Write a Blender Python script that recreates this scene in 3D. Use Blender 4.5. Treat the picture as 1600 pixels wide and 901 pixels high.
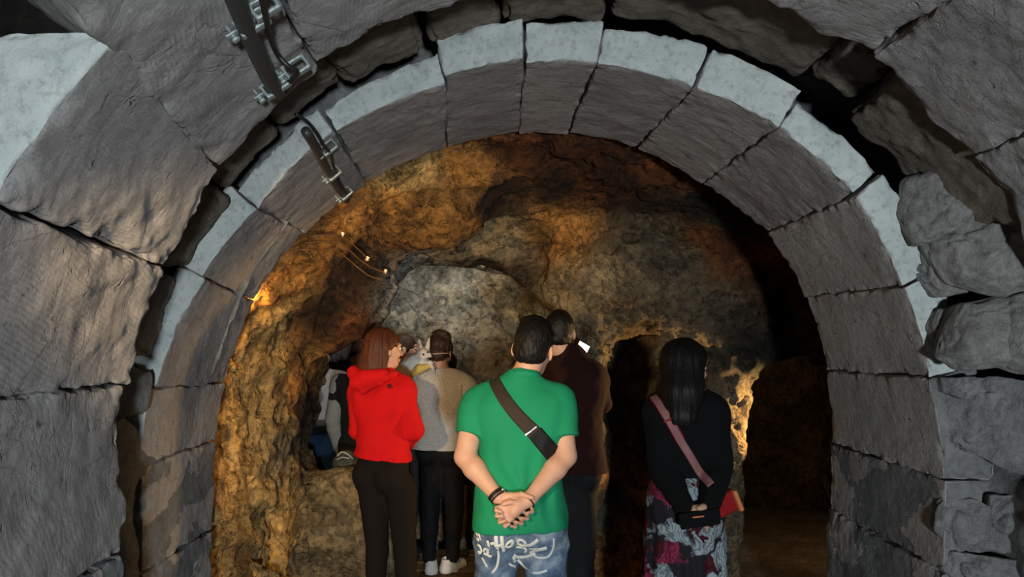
import bpy, bmesh, math, random
import numpy as np
from mathutils import Vector, Matrix, Euler

# ------------------------------------------------------------------ camera, light, exposure
for o in list(bpy.data.objects):
    bpy.data.objects.remove(o)
SC = bpy.context.scene
COL = SC.collection
F_PX = 1155.0; HZ = 535.0; CAM_Z = 1.6
cam = bpy.data.cameras.new('camera'); cam_o = bpy.data.objects.new('camera', cam); COL.objects.link(cam_o)
cam.sensor_width = 36.0; cam.lens = 36.0 * F_PX / 1600.0
cam.shift_y = (HZ - 450.5) / 1600.0
cam_o.location = (0, 0, CAM_Z); cam_o.rotation_euler = (math.pi / 2, 0, 0)
cam.clip_start = 0.05; cam.clip_end = 60
SC.camera = cam_o
SC.view_settings.view_transform = 'Standard'; SC.view_settings.look = 'None'
SC.view_settings.exposure = 0.0; SC.view_settings.gamma = 1.0
SC.view_settings.use_curve_mapping = False
W = bpy.data.worlds.new('world'); SC.world = W; W.use_nodes = True
W.node_tree.nodes['Background'].inputs[0].default_value = (0.55, 0.6, 0.7, 1)
W.node_tree.nodes['Background'].inputs[1].default_value = 0.012

def aim(o, target):
    d = Vector(target) - o.location
    o.rotation_euler = d.to_track_quat('-Z', 'Y').to_euler()

def area(name, loc, target, size, power, col):
    l = bpy.data.lights.new(name, 'AREA'); l.shape = 'DISK'; l.size = size; l.energy = power; l.color = col
    o = bpy.data.objects.new(name, l); COL.objects.link(o); o.location = loc; aim(o, target); return o
def spot(name, loc, target, ang, blend, power, col, rad):
    l = bpy.data.lights.new(name, 'SPOT'); l.spot_size = math.radians(ang); l.spot_blend = blend
    l.energy = power; l.color = col; l.shadow_soft_size = rad
    o = bpy.data.objects.new(name, l); COL.objects.link(o); o.location = loc; aim(o, target); return o
def point(name, loc, power, col, rad):
    l = bpy.data.lights.new(name, 'POINT'); l.energy = power; l.color = col; l.shadow_soft_size = rad
    o = bpy.data.objects.new(name, l); COL.objects.link(o); o.location = loc; return o

area('cool_floodlight', (0.55, -2.6, 1.05), (0.1, 3.0, 1.5), 0.28, 205, (0.88, 0.97, 1.0))
spot('warm_spotlight', (-0.80, 0.60, 1.78), (-0.34, 4.6, 1.30), 44, 0.42, 250, (1.0, 0.70, 0.36), 0.04)
point('warm_cave_lamp', (-1.27, 3.62, 1.80), 4.5, (1.0, 0.56, 0.16), 0.02)
point('warm_crown_lamp', (-0.56, 3.66, 2.56), 5, (1.0, 0.50, 0.13), 0.02)
spot('passage_lamp', (2.14, 4.60, 1.22), (-1.3, 4.38, 1.1), 56, 0.4, 215, (1.0, 0.60, 0.22), 0.04)
point('passage_glow_lamp', (2.5, 5.4, 1.0), 5, (1.0, 0.66, 0.34), 0.04)
point('inner_chamber_lamp', (-0.55, 5.30, 2.34), 24, (1.0, 0.92, 0.76), 0.05)

# ------------------------------------------------------------------ helpers
def P(px, py, Y):
    return ((px - 800.0) / F_PX * Y, Y, CAM_Z - (py - HZ) / F_PX * Y)

def hit(px, py, cx, cz, r):
    a = (px - 800.0) / F_PX; b = -(py - HZ) / F_PX
    A = a * a + b * b; B = 2 * (-a * cx + b * (CAM_Z - cz)); C = cx * cx + (CAM_Z - cz) ** 2 - r * r
    Y = (-B + math.sqrt(max(B * B - 4 * A * C, 0))) / (2 * A)
    return math.degrees(math.atan2(CAM_Z + b * Y - cz, a * Y - cx)), Y

_rs = np.random.RandomState(7)
_L = _rs.rand(32, 32, 32).astype(np.float32) * 2 - 1
def vnoise(p):
    """value noise on an (n,3) array, about -1..1"""
    p = np.asarray(p, dtype=np.float32)
    i = np.floor(p).astype(np.int32); f = p - i; f = f * f * (3 - 2 * f)
    i &= 31; j = (i + 1) & 31
    x0, y0, z0 = i[:, 0], i[:, 1], i[:, 2]; x1, y1, z1 = j[:, 0], j[:, 1], j[:, 2]
    fx, fy, fz = f[:, 0], f[:, 1], f[:, 2]
    a = _L[x0, y0, z0] * (1 - fx) + _L[x1, y0, z0] * fx
    b = _L[x0, y1, z0] * (1 - fx) + _L[x1, y1, z0] * fx
    c = _L[x0, y0, z1] * (1 - fx) + _L[x1, y0, z1] * fx
    d = _L[x0, y1, z1] * (1 - fx) + _L[x1, y1, z1] * fx
    return (a * (1 - fy) + b * fy) * (1 - fz) + (c * (1 - fy) + d * fy) * fz
def fbm(p, s, n=3, g=0.5, seed=0.0):
    p = np.asarray(p, dtype=np.float32); r = 0; a = 1.0
    for k in range(n):
        r = r + a * vnoise(p * s + 17.3 * k + seed); s *= 2.03; a *= g
    return r

def mesh_obj(name, verts, faces, m=None, parent=None, smooth=True):
    me = bpy.data.meshes.new(name)
    verts = np.asarray(verts, dtype=np.float32)
    if isinstance(faces, np.ndarray):
        k = faces.shape[1]; nf = len(faces)
        me.vertices.add(len(verts)); me.vertices.foreach_set('co', verts.ravel())
        me.loops.add(nf * k); me.loops.foreach_set('vertex_index', faces.astype(np.int32).ravel())
        me.polygons.add(nf)
        me.polygons.foreach_set('loop_start', np.arange(0, nf * k, k, dtype=np.int32))
        me.polygons.foreach_set('loop_total', np.full(nf, k, dtype=np.int32))
        me.update(calc_edges=True)
    else:
        me.from_pydata([tuple(map(float, v)) for v in verts], [], faces)
    if smooth:
        me.polygons.foreach_set('use_smooth', np.ones(len(me.polygons), dtype=bool))
    if m: me.materials.append(m)
    o = bpy.data.objects.new(name, me); COL.objects.link(o)
    if parent is not None: o.parent = parent
    return o
def tag(o, label=None, cat=None, group=None, kind=None):
    if label: o['label'] = label
    if cat: o['category'] = cat
    if group: o['group'] = group
    if kind: o['kind'] = kind
    return o
def thing(name, label=None, cat=None, loc=(0, 0, 0), rz=0, group=None, kind=None):
    o = bpy.data.objects.new(name, None); COL.objects.link(o); o.empty_display_size = 0.1
    o.location = loc; o.rotation_euler = (0, 0, rz)
    return tag(o, label, cat, group, kind)

def surface_nets(D, lo, h):
    nx, ny, nz = D.shape
    S = D < 0
    cells = np.zeros((nx - 1, ny - 1, nz - 1), dtype=np.int8)
    for a in (0, 1):
        for b in (0, 1):
            for c in (0, 1):
                cells += S[a:nx - 1 + a, b:ny - 1 + b, c:nz - 1 + c]
    act = (cells > 0) & (cells < 8)
    idx = np.argwhere(act).astype(np.int32)
    vid = np.full(act.shape, -1, dtype=np.int32); vid[act] = np.arange(len(idx))
    corners = [(a, b, c) for a in (0, 1) for b in (0, 1) for c in (0, 1)]
    dv = {k: D[idx[:, 0] + k[0], idx[:, 1] + k[1], idx[:, 2] + k[2]] for k in corners}
    acc = np.zeros((len(idx), 3), dtype=np.float32); cnt = np.zeros(len(idx), dtype=np.float32)
    for k in corners:
        for ax in range(3):
            if k[ax] == 0:
                k2 = list(k); k2[ax] = 1; k2 = tuple(k2)
                d0, d1 = dv[k], dv[k2]; m = (d0 < 0) != (d1 < 0)
                t = np.where(m, d0 / np.where(m, d0 - d1, 1), 0)
                for q in range(3):
                    acc[:, q] += np.where(m, k[q] + (t if q == ax else 0), 0)
                cnt += m
    V = (idx + acc / cnt[:, None]) * h + np.asarray(lo, dtype=np.float32)
    faces = []
    for ax in range(3):
        sl0 = [slice(None)] * 3; sl1 = [slice(None)] * 3
        sl0[ax] = slice(0, -1); sl1[ax] = slice(1, None)
        A = S[tuple(sl0)]; B = S[tuple(sl1)]
        e = np.argwhere(A != B)
        u, v = (ax + 1) % 3, (ax + 2) % 3
        ok = (e[:, u] > 0) & (e[:, v] > 0) & (e[:, u] < D.shape[u] - 1) & (e[:, v] < D.shape[v] - 1)
        e = e[ok]
        flip = A[e[:, 0], e[:, 1], e[:, 2]]
        def vv(du, dvv):
            q = e.copy(); q[:, u] += du; q[:, v] += dvv
            return vid[q[:, 0], q[:, 1], q[:, 2]]
        q = np.stack([vv(-1, -1), vv(0, -1), vv(0, 0), vv(-1, 0)], 1)
        q[~flip] = q[~flip][:, ::-1]
        faces.append(q)
    return V, np.concatenate(faces)

def vert_normals(V, Fq):
    a, b, c, d = V[Fq[:, 0]], V[Fq[:, 1]], V[Fq[:, 2]], V[Fq[:, 3]]
    n = np.cross(c - a, d - b)
    N = np.zeros_like(V)
    for k in range(4): np.add.at(N, Fq[:, k], n)
    return N / np.maximum(np.linalg.norm(N, axis=1, keepdims=True), 1e-9)

class Field:
    """small signed distance sculptor: solid where negative"""
    def __init__(s, lo, hi, h):
        s.lo = np.array(lo, dtype=np.float32); s.h = h
        s.n = np.ceil((np.array(hi) - s.lo) / h).astype(int) + 1
        s.ax = [(s.lo[i] + np.arange(s.n[i]) * h).astype(np.float32) for i in range(3)]
        s.D = np.full(tuple(s.n), 1.0, dtype=np.float32)
    def sub(s, lo, hi):
        sl = []
        for i in range(3):
            a = int(np.clip(math.floor((lo[i] - s.lo[i]) / s.h), 0, s.n[i]))
            b = int(np.clip(math.ceil((hi[i] - s.lo[i]) / s.h) + 1, 0, s.n[i]))
            if b <= a: return None, None
            sl.append(slice(a, b))
        X = s.ax[0][sl[0]][:, None, None]; Y = s.ax[1][sl[1]][None, :, None]; Z = s.ax[2][sl[2]][None, None, :]
        return tuple(sl), (X, Y, Z)
    def comb(s, sl, d, k, op):
        E = s.D[sl]
        if op == 'add':
            if k > 0:
                hh = np.clip(0.5 + 0.5 * (E - d) / k, 0, 1); s.D[sl] = E * (1 - hh) + d * hh - k * hh * (1 - hh)
            else: s.D[sl] = np.minimum(E, d)
        elif op == 'cut':
            if k > 0:
                hh = np.clip(0.5 - 0.5 * (E + d) / k, 0, 1); s.D[sl] = E * (1 - hh) - d * hh + k * hh * (1 - hh)
            else: s.D[sl] = np.maximum(E, -d)
    def cone(s, a, b, ra, rb, k=0.02, op='add', flat=None):
        """tapered capsule; flat=(axis vector, factor) squashes across a direction"""
        a = np.array(a, float); b = np.array(b, float); m = max(ra, rb) + k + 3 * s.h
        sl, G = s.sub(np.minimum(a, b) - m, np.maximum(a, b) + m)
        if sl is None: return s
        ba = b - a; L = float(ba @ ba) + 1e-12
        px, py, pz = G[0] - a[0], G[1] - a[1], G[2] - a[2]
        t = np.clip((px * ba[0] + py * ba[1] + pz * ba[2]) / L, 0, 1)
        qx, qy, qz = px - t * ba[0], py - t * ba[1], pz - t * ba[2]
        if flat is not None:
            f = np.array(flat[0], float); f /= np.linalg.norm(f)
            dt = (qx * f[0] + qy * f[1] + qz * f[2]) * (flat[1] - 1)
            qx, qy, qz = qx + dt * f[0], qy + dt * f[1], qz + dt * f[2]
        d = np.sqrt(qx * qx + qy * qy + qz * qz) - (ra + (rb - ra) * t)
        s.comb(sl, d.astype(np.float32), k, op); return s
    def chain(s, pts, rs, k=0.02, op='add', flat=None):
        for i in range(len(pts) - 1): s.cone(pts[i], pts[i + 1], rs[i], rs[i + 1], k, op, flat)
        return s
    def ell(s, c, r, rot=(0, 0, 0), k=0.02, op='add'):
        c = np.array(c, float); r = np.array(r, float); m = max(r) + k + 3 * s.h
        sl, G = s.sub(c - m, c + m)
        if sl is None: return s
        R = np.array(Euler(rot).to_matrix()).T
        px, py, pz = G[0] - c[0], G[1] - c[1], G[2] - c[2]
        q = [R[i, 0] * px + R[i, 1] * py + R[i, 2] * pz for i in range(3)]
        k0 = np.sqrt((q[0] / r[0]) ** 2 + (q[1] / r[1]) ** 2 + (q[2] / r[2]) ** 2)
        k1 = np.sqrt((q[0] / r[0] ** 2) ** 2 + (q[1] / r[1] ** 2) ** 2 + (q[2] / r[2] ** 2) ** 2)
        d = k0 * (k0 - 1) / np.maximum(k1, 1e-6)
        s.comb(sl, d.astype(np.float32), k, op); return s
    def box(s, c, r, rot=(0, 0, 0), rnd=0.005, k=0.0, op='add'):
        c = np.array(c, float); r = np.array(r, float); m = float(np.linalg.norm(r)) + k + 3 * s.h
        sl, G = s.sub(c - m, c + m)
        if sl is None: return s
        R = np.array(Euler(rot).to_matrix()).T
        px, py, pz = G[0] - c[0], G[1] - c[1], G[2] - c[2]
        q = [np.abs(R[i, 0] * px + R[i, 1] * py + R[i, 2] * pz) - (r[i] - rnd) for i in range(3)]
        mx = [np.maximum(v, 0) for v in q]
        d = np.sqrt(mx[0] ** 2 + mx[1] ** 2 + mx[2] ** 2) + np.minimum(np.maximum(np.maximum(q[0], q[1]), q[2]), 0) - rnd
        s.comb(sl, d.astype(np.float32), k, op); return s
    def plane(s, p, n, k=0.0):
        """keep the side the normal points away from"""
        n = np.array(n, float); n /= np.linalg.norm(n)
        d = (s.ax[0][:, None, None] - p[0]) * n[0] + (s.ax[1][None, :, None] - p[1]) * n[1] + (s.ax[2][None, None, :] - p[2]) * n[2]
        s.comb(tuple([slice(None)] * 3), (-d).astype(np.float32), k, 'cut'); return s
    def pts_near(s, w=0.05):
        m = np.abs(s.D) < w; i = np.argwhere(m)
        return m, i.astype(np.float32) * s.h + s.lo
    def wrinkle(s, fn, w=0.05):
        m, p = s.pts_near(w); s.D[m] += fn(p).astype(np.float32); return s
    def mesh(s, name, m, parent=None, smooth_it=1, disp=None):
        D = s.D
        V, Fq = surface_nets(D, s.lo, s.h)
        if smooth_it:
            e = np.concatenate([Fq[:, [0, 1]], Fq[:, [1, 2]], Fq[:, [2, 3]], Fq[:, [3, 0]]])
            for _ in range(smooth_it):
                acc = np.zeros_like(V); c = np.zeros(len(V), dtype=np.float32)
                np.add.at(acc, e[:, 0], V[e[:, 1]]); np.add.at(c, e[:, 0], 1)
                V = V * 0.4 + 0.6 * acc / np.maximum(c, 1)[:, None]
        if disp is not None: V = V + vert_normals(V, Fq) * disp(V)[:, None]
        return mesh_obj(name, V, Fq, m, parent)

def tube(name, pts, r, m, parent=None, seg=10, closed=False):
    pts = [Vector(p) for p in pts]; n = len(pts); vs = []; fs = []
    up = Vector((0, 0, 1)); prev = None
    for i, p in enumerate(pts):
        a = pts[(i - 1) % n] if (i > 0 or closed) else p
        b = pts[(i + 1) % n] if (i < n - 1 or closed) else p
        t = (b - a).normalized()
        if prev is None:
            x = t.cross(up)
            if x.length < 0.1: x = t.cross(Vector((1, 0, 0)))
        else: x = prev - t * prev.dot(t)
        x.normalize(); prev = x; y = t.cross(x)
        rr = r[i] if isinstance(r, (list, tuple)) else r
        for k in range(seg):
            w = 2 * math.pi * k / seg; vs.append(p + (x * math.cos(w) + y * math.sin(w)) * rr)
    for i in range(n if closed else n - 1):
        for k in range(seg):
            j = (i + 1) % n
            fs.append((i * seg + k, i * seg + (k + 1) % seg, j * seg + (k + 1) % seg, j * seg + k))
    if not closed:
        fs.append(tuple(range(seg - 1, -1, -1))); fs.append(tuple((n - 1) * seg + k for k in range(seg)))
    return mesh_obj(name, vs, fs, m, parent)
def spline(pts, n=8):
    pts = [np.array(p, float) for p in pts]; out = []
    q = [2 * pts[0] - pts[1]] + pts + [2 * pts[-1] - pts[-2]]
    for i in range(1, len(q) - 2):
        for k in range(n):
            t = k / n
            out.append(0.5 * ((2 * q[i]) + (-q[i - 1] + q[i + 1]) * t + (2 * q[i - 1] - 5 * q[i] + 4 * q[i + 1] - q[i + 2]) * t * t + (-q[i - 1] + 3 * q[i] - 3 * q[i + 1] + q[i + 2]) * t ** 3))
    out.append(pts[-1]); return out

# ------------------------------------------------------------------ materials
class NT:
    def __init__(s, name):
        s.m = bpy.data.materials.new(name); s.m.use_nodes = True; s.t = s.m.node_tree
        s.b = s.t.nodes['Principled BSDF']; s.b.inputs['Specular IOR Level'].default_value = 0.25
    def n(s, ty, **kw):
        o = s.t.nodes.new(ty)
        for k, v in kw.items():
            if k in o.inputs: o.inputs[k].default_value = v
            else: setattr(o, k, v)
        return o
    def l(s, a, b): s.t.links.new(a, b)
    def coord(s, kind='Object', scale=(1, 1, 1), rot=(0, 0, 0)):
        c = s.n('ShaderNodeTexCoord'); mp = s.n('ShaderNodeMapping')
        mp.inputs['Scale'].default_value = scale; mp.inputs['Rotation'].default_value = rot
        s.l(c.outputs[kind], mp.inputs['Vector']); return mp.outputs[0]
    def noise(s, vec, scale, detail=6, rough=0.6, dist=0.0):
        o = s.n('ShaderNodeTexNoise', Scale=scale, Detail=detail, Roughness=rough, Distortion=dist)
        s.l(vec, o.inputs['Vector']); return o.outputs['Fac']
    def ramp(s, fac, stops, interp='LINEAR'):
        o = s.n('ShaderNodeValToRGB'); cr = o.color_ramp; cr.interpolation = interp
        while len(cr.elements) < len(stops): cr.elements.new(0.5)
        for e, (p, c) in zip(cr.elements, stops):
            e.position = p; e.color = (c[0], c[1], c[2], 1) if isinstance(c, (tuple, list)) else (c, c, c, 1)
        s.l(fac, o.inputs[0]); return o.outputs[0]
    def mix(s, fac, a, b, mode='MIX'):
        o = s.n('ShaderNodeMix', data_type='RGBA', blend_type=mode)
        for v, i in ((fac, 0), (a, 6), (b, 7)):
            if isinstance(v, (int, float)): o.inputs[i].default_value = v
            elif isinstance(v, (tuple, list)): o.inputs[i].default_value = (v[0], v[1], v[2], 1)
            else: s.l(v, o.inputs[i])
        return o.outputs[2]
    def math(s, op, a, b=0.0):
        o = s.n('ShaderNodeMath', operation=op)
        for v, i in ((a, 0), (b, 1)):
            if isinstance(v, (int, float)): o.inputs[i].default_value = v
            else: s.l(v, o.inputs[i])
        return o.outputs[0]
    def color(s, c): 
        if isinstance(c, (tuple, list)): s.b.inputs['Base Color'].default_value = (c[0], c[1], c[2], 1)
        else: s.l(c, s.b.inputs['Base Color'])
    def bump(s, hgt, strength=0.5, dist=0.01, prev=None):
        o = s.n('ShaderNodeBump', Strength=strength, Distance=dist); s.l(hgt, o.inputs['Height'])
        if prev is not None: s.l(prev, o.inputs['Normal'])
        s.l(o.outputs[0], s.b.inputs['Normal']); return o.outputs[0]

def dressed_stone(name, c1, c2, streak=(3, 60, 1), tool=0.0, tool_rot=0.0, bs=0.6, tool_scale=60.0):
    t = NT(name); t.b.inputs['Roughness'].default_value = 0.92; t.b.inputs['Specular IOR Level'].default_value = 0.15
    ob = t.coord('Object'); uv = t.coord('UV')
    c = t.ramp(t.noise(ob, 3.2, 8, 0.65), [(0.3, c1), (0.7, c2)])
    fine = t.ramp(t.noise(ob, 45, 6, 0.7), [(0.3, 0.78), (0.65, 1.08)])
    c = t.mix(1.0, c, fine, 'MULTIPLY')
    spots = t.ramp(t.noise(ob, 16, 3, 0.5), [(0.24, 0.25), (0.30, 1.0)])
    c = t.mix(0.8, c, spots, 'MULTIPLY')
    t.color(c)
    sv = t.coord('UV', streak)
    st = t.noise(sv, 1.0, 5, 0.62, 0.6)
    b = t.bump(t.ramp(st, [(0.26, 0), (0.40, 0.8), (0.7, 1.0)]), bs, 0.012)
    b = t.bump(t.noise(ob, 30, 8, 0.74), 0.75, 0.012, b)
    gv = t.noise(t.coord('UV', (streak[0] * 3.2, streak[1] * 2.6, 1), (0, 0, 0.15)), 1.0, 3, 0.5, 0.8)
    b = t.bump(t.ramp(gv, [(0.26, 0), (0.32, 1)]), 0.9, 0.012, b)
    ck = t.ramp(t.noise(ob, 1.6, 8, 0.6, 0.8), [(0.493, 1), (0.5, 0), (0.507, 1)]); b = t.bump(ck, 0.5, 0.008, b)
    if tool > 0:
        wv = t.n('ShaderNodeTexWave', Scale=tool_scale, Distortion=11.0, Detail=5.0)
        wv.inputs['Detail Scale'].default_value = 0.35
        t.l(t.coord('UV', (1, 1, 1), (0, 0, tool_rot)), wv.inputs['Vector'])
        mask = t.ramp(t.noise(ob, 4.2, 3, 0.5), [(0.45, 0.0), (0.60, 1.0)])
        b = t.bump(t.math('MULTIPLY', wv.outputs['Fac'], mask), tool if tool_rot < 1 else tool * 0.5, 0.007, b)
    return t.m
GREY1, GREY2 = (0.24, 0.225, 0.225), (0.36, 0.34, 0.335)
M_A = [dressed_stone('tooled_grey_stone_%d' % i, GREY1, GREY2, (3, 13, 1), 0.24, r, 0.55, s) for i, (r, s) in enumerate(((0.35, 20), (1.25, 17), (0.0, 24)))]
M_B = [dressed_stone('split_grey_stone_%d' % i, a, b, (5, 24, 1), 0.0, 0, 0.62) for i, (a, b) in enumerate((((0.23, 0.215, 0.215), (0.34, 0.32, 0.315)), ((0.26, 0.24, 0.235), (0.38, 0.355, 0.34))))]
M_Bs = dressed_stone('smooth_warm_grey_stone', (0.31, 0.29, 0.28), (0.42, 0.40, 0.385), (6, 8, 1), 0.0, 0, 0.25)
def face_stone():
    t = NT('pale_lit_stone_face'); t.b.inputs['Roughness'].default_value = 0.95
    ob = t.coord('Object')
    c = t.ramp(t.noise(ob, 7, 8, 0.7), [(0.3, (0.36, 0.40, 0.395)), (0.7, (0.52, 0.55, 0.54))])  # front faces paler than the soffits, their lit look put into the colour
    c = t.mix(1.0, c, t.ramp(t.noise(ob, 40, 6, 0.7), [(0.28, 0.6), (0.5, 1.0)]), 'MULTIPLY'); t.color(c)
    b = t.bump(t.noise(ob, 30, 8, 0.7), 0.6, 0.012); return t.m
M_FACE = face_stone()
def smeared_stone():
    t = NT('grey_stone_smeared_with_mortar'); t.b.inputs['Roughness'].default_value = 0.95
    ob = t.coord('Object')
    m = t.ramp(t.noise(t.coord('Object', (1, 1, 1.5)), 2.6, 5, 0.6, 0.4), [(0.495, 0), (0.515, 1)])
    a = t.ramp(t.noise(ob, 6, 8, 0.65), [(0.3, (0.27, 0.25, 0.24)), (0.7, (0.39, 0.37, 0.355))])
    b_ = t.ramp(t.noise(ob, 8, 8, 0.65), [(0.3, (0.12, 0.125, 0.13)), (0.7, (0.21, 0.215, 0.22))])
    t.color(t.mix(1.0, t.mix(m, b_, a), t.ramp(t.noise(ob, 45, 6, 0.7), [(0.3, 0.75), (0.6, 1.05)]), 'MULTIPLY'))
    b = t.bump(m, 0.5, 0.008); t.bump(t.noise(ob, 14, 8, 0.72), 0.8, 0.015, b); return t.m
M_SMR = smeared_stone()
def rough_rock(name, c1, c2, s=1.0):
    t = NT(name); t.b.inputs['Roughness'].default_value = 0.95; t.b.inputs['Specular IOR Level'].default_value = 0.1
    ob = t.coord('Object')
    c = t.ramp(t.noise(ob, 5 * s, 8, 0.68), [(0.3, c1), (0.7, c2)])
    c = t.mix(1.0, c, t.ramp(t.noise(ob, 38 * s, 6, 0.7), [(0.3, 0.65), (0.6, 1.05)]), 'MULTIPLY'); t.color(c)
    b = t.bump(t.noise(ob, 10 * s, 9, 0.75), 1.0, 0.035); return t.m
M_RUB = rough_rock('rubble_stone', (0.20, 0.195, 0.19), (0.35, 0.34, 0.33))
M_RUBD = rough_rock('brown_rubble_stone', (0.15, 0.125, 0.10), (0.26, 0.22, 0.18))
M_MORT = rough_rock('grey_lime_mortar', (0.17, 0.175, 0.18), (0.30, 0.30, 0.30))
M_DARK = rough_rock('shade_dark_wall', (0.012, 0.011, 0.010), (0.028, 0.025, 0.022))  # near-black base colour stands in for the deep shade around the arch
def two_tone(base_face, tone):
    return [tone, base_face]
# ------------------------------------------------------------------ dressed stones of the arches
def ring_xyz(cx, cz, rr, tt, Y):
    """half circle over the springing, straight vertical jambs below it"""
    up = np.clip(tt, 0, math.pi)
    dz = np.where(tt < 0, tt, np.where(tt > math.pi, math.pi - tt, 0)) * 1.42
    return np.stack([cx + rr * np.cos(up), Y + 0 * rr, cz + rr * np.sin(up) + dz], 1)
def voussoir(parent, cx, cz, tf, tr, Yf, Yr, r0, r1, mats, seed, rough=0.006, rnd=0.012, sp=0.009, yr_noise=0.0, name='voussoir', chip=0.01):
    """block between front angles tf=(a,b) and rear angles tr=(a,b) (degrees), Y range, radii r0..r1.
    Yf / Yr are pairs: value at side a and at side b"""
    r1a, r1b = r1 if isinstance(r1, tuple) else (r1, r1); r1 = (r1a + r1b) / 2
    R = (r0 + r1) / 2
    La = math.radians(abs((tf[0] - tf[1] + tr[0] - tr[1]) / 2)) * r0
    Ly = (Yr[0] + Yr[1] - Yf[0] - Yf[1]) / 2; Lr = r1 - r0
    nu, nv, nw = [max(4, int(L / s)) for L, s in ((La, sp), (Ly, sp), (Lr, sp * 1.5))]
    def warp(n):     # denser near edges
        t = np.linspace(-1, 1, n + 1); return np.sign(t) * (1 - (1 - np.abs(t)) ** 1.25) * 0.5 + 0.5
    u, v, w = warp(nu), warp(nv), warp(nw)
    U, Vv, Wg = np.meshgrid(np.arange(nu + 1), np.arange(nv + 1), np.arange(nw + 1), indexing='ij')
    surf = (U == 0) | (U == nu) | (Vv == 0) | (Vv == nv) | (Wg == 0) | (Wg == nw)
    vid = np.full(surf.shape, -1, dtype=np.int32); vid[surf] = np.arange(surf.sum())
    a = u[U[surf]]; b = v[Vv[surf]]; c = w[Wg[surf]]
    # rounded box in metric space
    H = np.array([La, Ly, Lr]) / 2
    q = np.stack([(a - 0.5) * La, (b - 0.5) * Ly, (c - 0.5) * Lr], 1)
    inner = np.clip(q, -(H - rnd), H - rnd); dd = q - inner
    n = dd / np.maximum(np.linalg.norm(dd, axis=1, keepdims=True), 1e-9)
    wp = q + np.array([seed * 3.1, seed * 1.7, seed * 0.9])
    edge = np.sort(np.abs(q) / 1.0 - (H - 0.05), axis=1)[:, 1]          # >0 near an edge
    em = np.clip(edge / 0.05, 0, 1) ** 2
    dis = fbm(wp, 9, 4, 0.55) * rough + fbm(wp, 2.2, 2, 0.5, 5) * rough * 0.7 - em * chip * np.clip(fbm(wp, 16, 3, 0.6, 3) + 0.35, 0, 2)
    q = inner + n * (rnd + dis[:, None])
    a = q[:, 0] / La + 0.5; b = q[:, 1] / Ly + 0.5; rr = r0 + (Lr / 2 + q[:, 2]) * ((r1a * (1 - a) + r1b * a) - r0) / Lr
    th = (tf[0] * (1 - a) + tf[1] * a) * (1 - b) + (tr[0] * (1 - a) + tr[1] * a) * b
    th = th + np.where(True, fbm(np.stack([b * 3, rr * 0, a * 0 + seed], 1), 2.0, 2) * 0.15, 0)
    y0 = Yf[0] * (1 - a) + Yf[1] * a; y1 = Yr[0] * (1 - a) + Yr[1] * a
    if yr_noise: y1 = y1 + yr_noise * fbm(np.stack([a * La * 6, a * 0 + seed, a * 0], 1), 1.0, 3, 0.6)
    Y = y0 + (y1 - y0) * b
    tt = np.radians(th)
    V = ring_xyz(cx, cz, rr, tt, Y)
    faces = []; mi = []
    def quads(I, flip, mat):
        f = np.stack([I[:-1, :-1].ravel(), I[1:, :-1].ravel(), I[1:, 1:].ravel(), I[:-1, 1:].ravel()], 1)
        if flip: f = f[:, ::-1]
        faces.append(f); mi.append(np.full(len(f), mat))
    quads(vid[:, :, 0], False, 0); quads(vid[:, :, nw], True, 0)
    quads(vid[:, 0, :], True, 1 if len(mats) > 1 else 0); quads(vid[:, nv, :], False, 0)
    quads(vid[0, :, :], False, 0); quads(vid[nu, :, :], True, 0)
    Fq = np.concatenate(faces); mi = np.concatenate(mi)
    o = mesh_obj(name, V, Fq, mats[0], parent)
    for m in mats[1:]: o.data.materials.append(m)
    o.data.polygons.foreach_set('material_index', mi.astype(np.int32))
    uv = o.data.uv_layers.new(name='UVMap')
    fl = Fq.ravel(); U2 = np.stack([tt[fl] * R + seed, Y[fl] + 0.3 * rr[fl]], 1).astype(np.float32)
    uv.data.foreach_set('uv', U2.ravel())
    return o

# outer arch, nearest to the camera: joints given by angle (front, rear), from the right foot over the crown to the left foot
AC = (0.26, 1.2); AR = 1.42
arch_a = thing('stone_arch', 'outer arch of big tooled grey stone blocks, nearest to the camera', 'arch', (AC[0], 1.8, 0))
A_J = [(-55, -55), (-28, -28), (-8, -8), (14, 13), (41.3, 41.3), (56.8, 58.2), (90, 91), (122.8, 124.6), (136.2, 140.9), (152.0, 154.3), (168.8, 168.9), (190, 189), (212, 212)]
A_YR = [2.2, 2.2, 2.2, 2.18, 2.15, 2.10, 2.10, 2.08, 2.13, 2.16, 2.19, 2.21, 2.2]
A_YF = [1.4, 1.4, 1.4, 1.4, 1.4, 1.42, 1.40, 1.20, 1.44, 1.40, 1.42, 1.4]
A_R1 = [1.95, 1.9, 1.95, 1.9, 1.95, 1.9, 1.95, 1.9, (1.45, 1.95), 1.9, 1.95, 1.9]
def seat(o, par):       # children are modelled in world space
    o.parent = par; o.matrix_parent_inverse = par.matrix_basis.inverted(); return o
for i in range(12):
    (f0, r0_), (f1, r1_) = A_J[i], A_J[i + 1]
    g = 0.09
    yf = A_YF[i]
    m = M_SMR if i in (0, 1, 11) else M_A[(0, 0, 1, 1, 2, 1, 0, 0, 2, 0, 1, 2)[i]]
    dy = (0.0, 0, 0, .02, 0, -.01, 0, 0, .01, 0, 0.0, 0)[i]
    seat(voussoir(arch_a, AC[0], AC[1], (f0 + g, f1 - g), (r0_ + g, r1_ - g), (yf, yf), (A_YR[i] + dy, A_YR[i + 1] + dy), AR + (0, 0, 0, .012, 0, 0.006, 0, 0, 0.01, 0, .008, 0)[i], A_R1[i],
             [m, M_FACE], 3 + i * 1.37, rough=0.007, rnd=0.009, sp=0.009, yr_noise=0.03, chip=0.018), arch_a)

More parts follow.
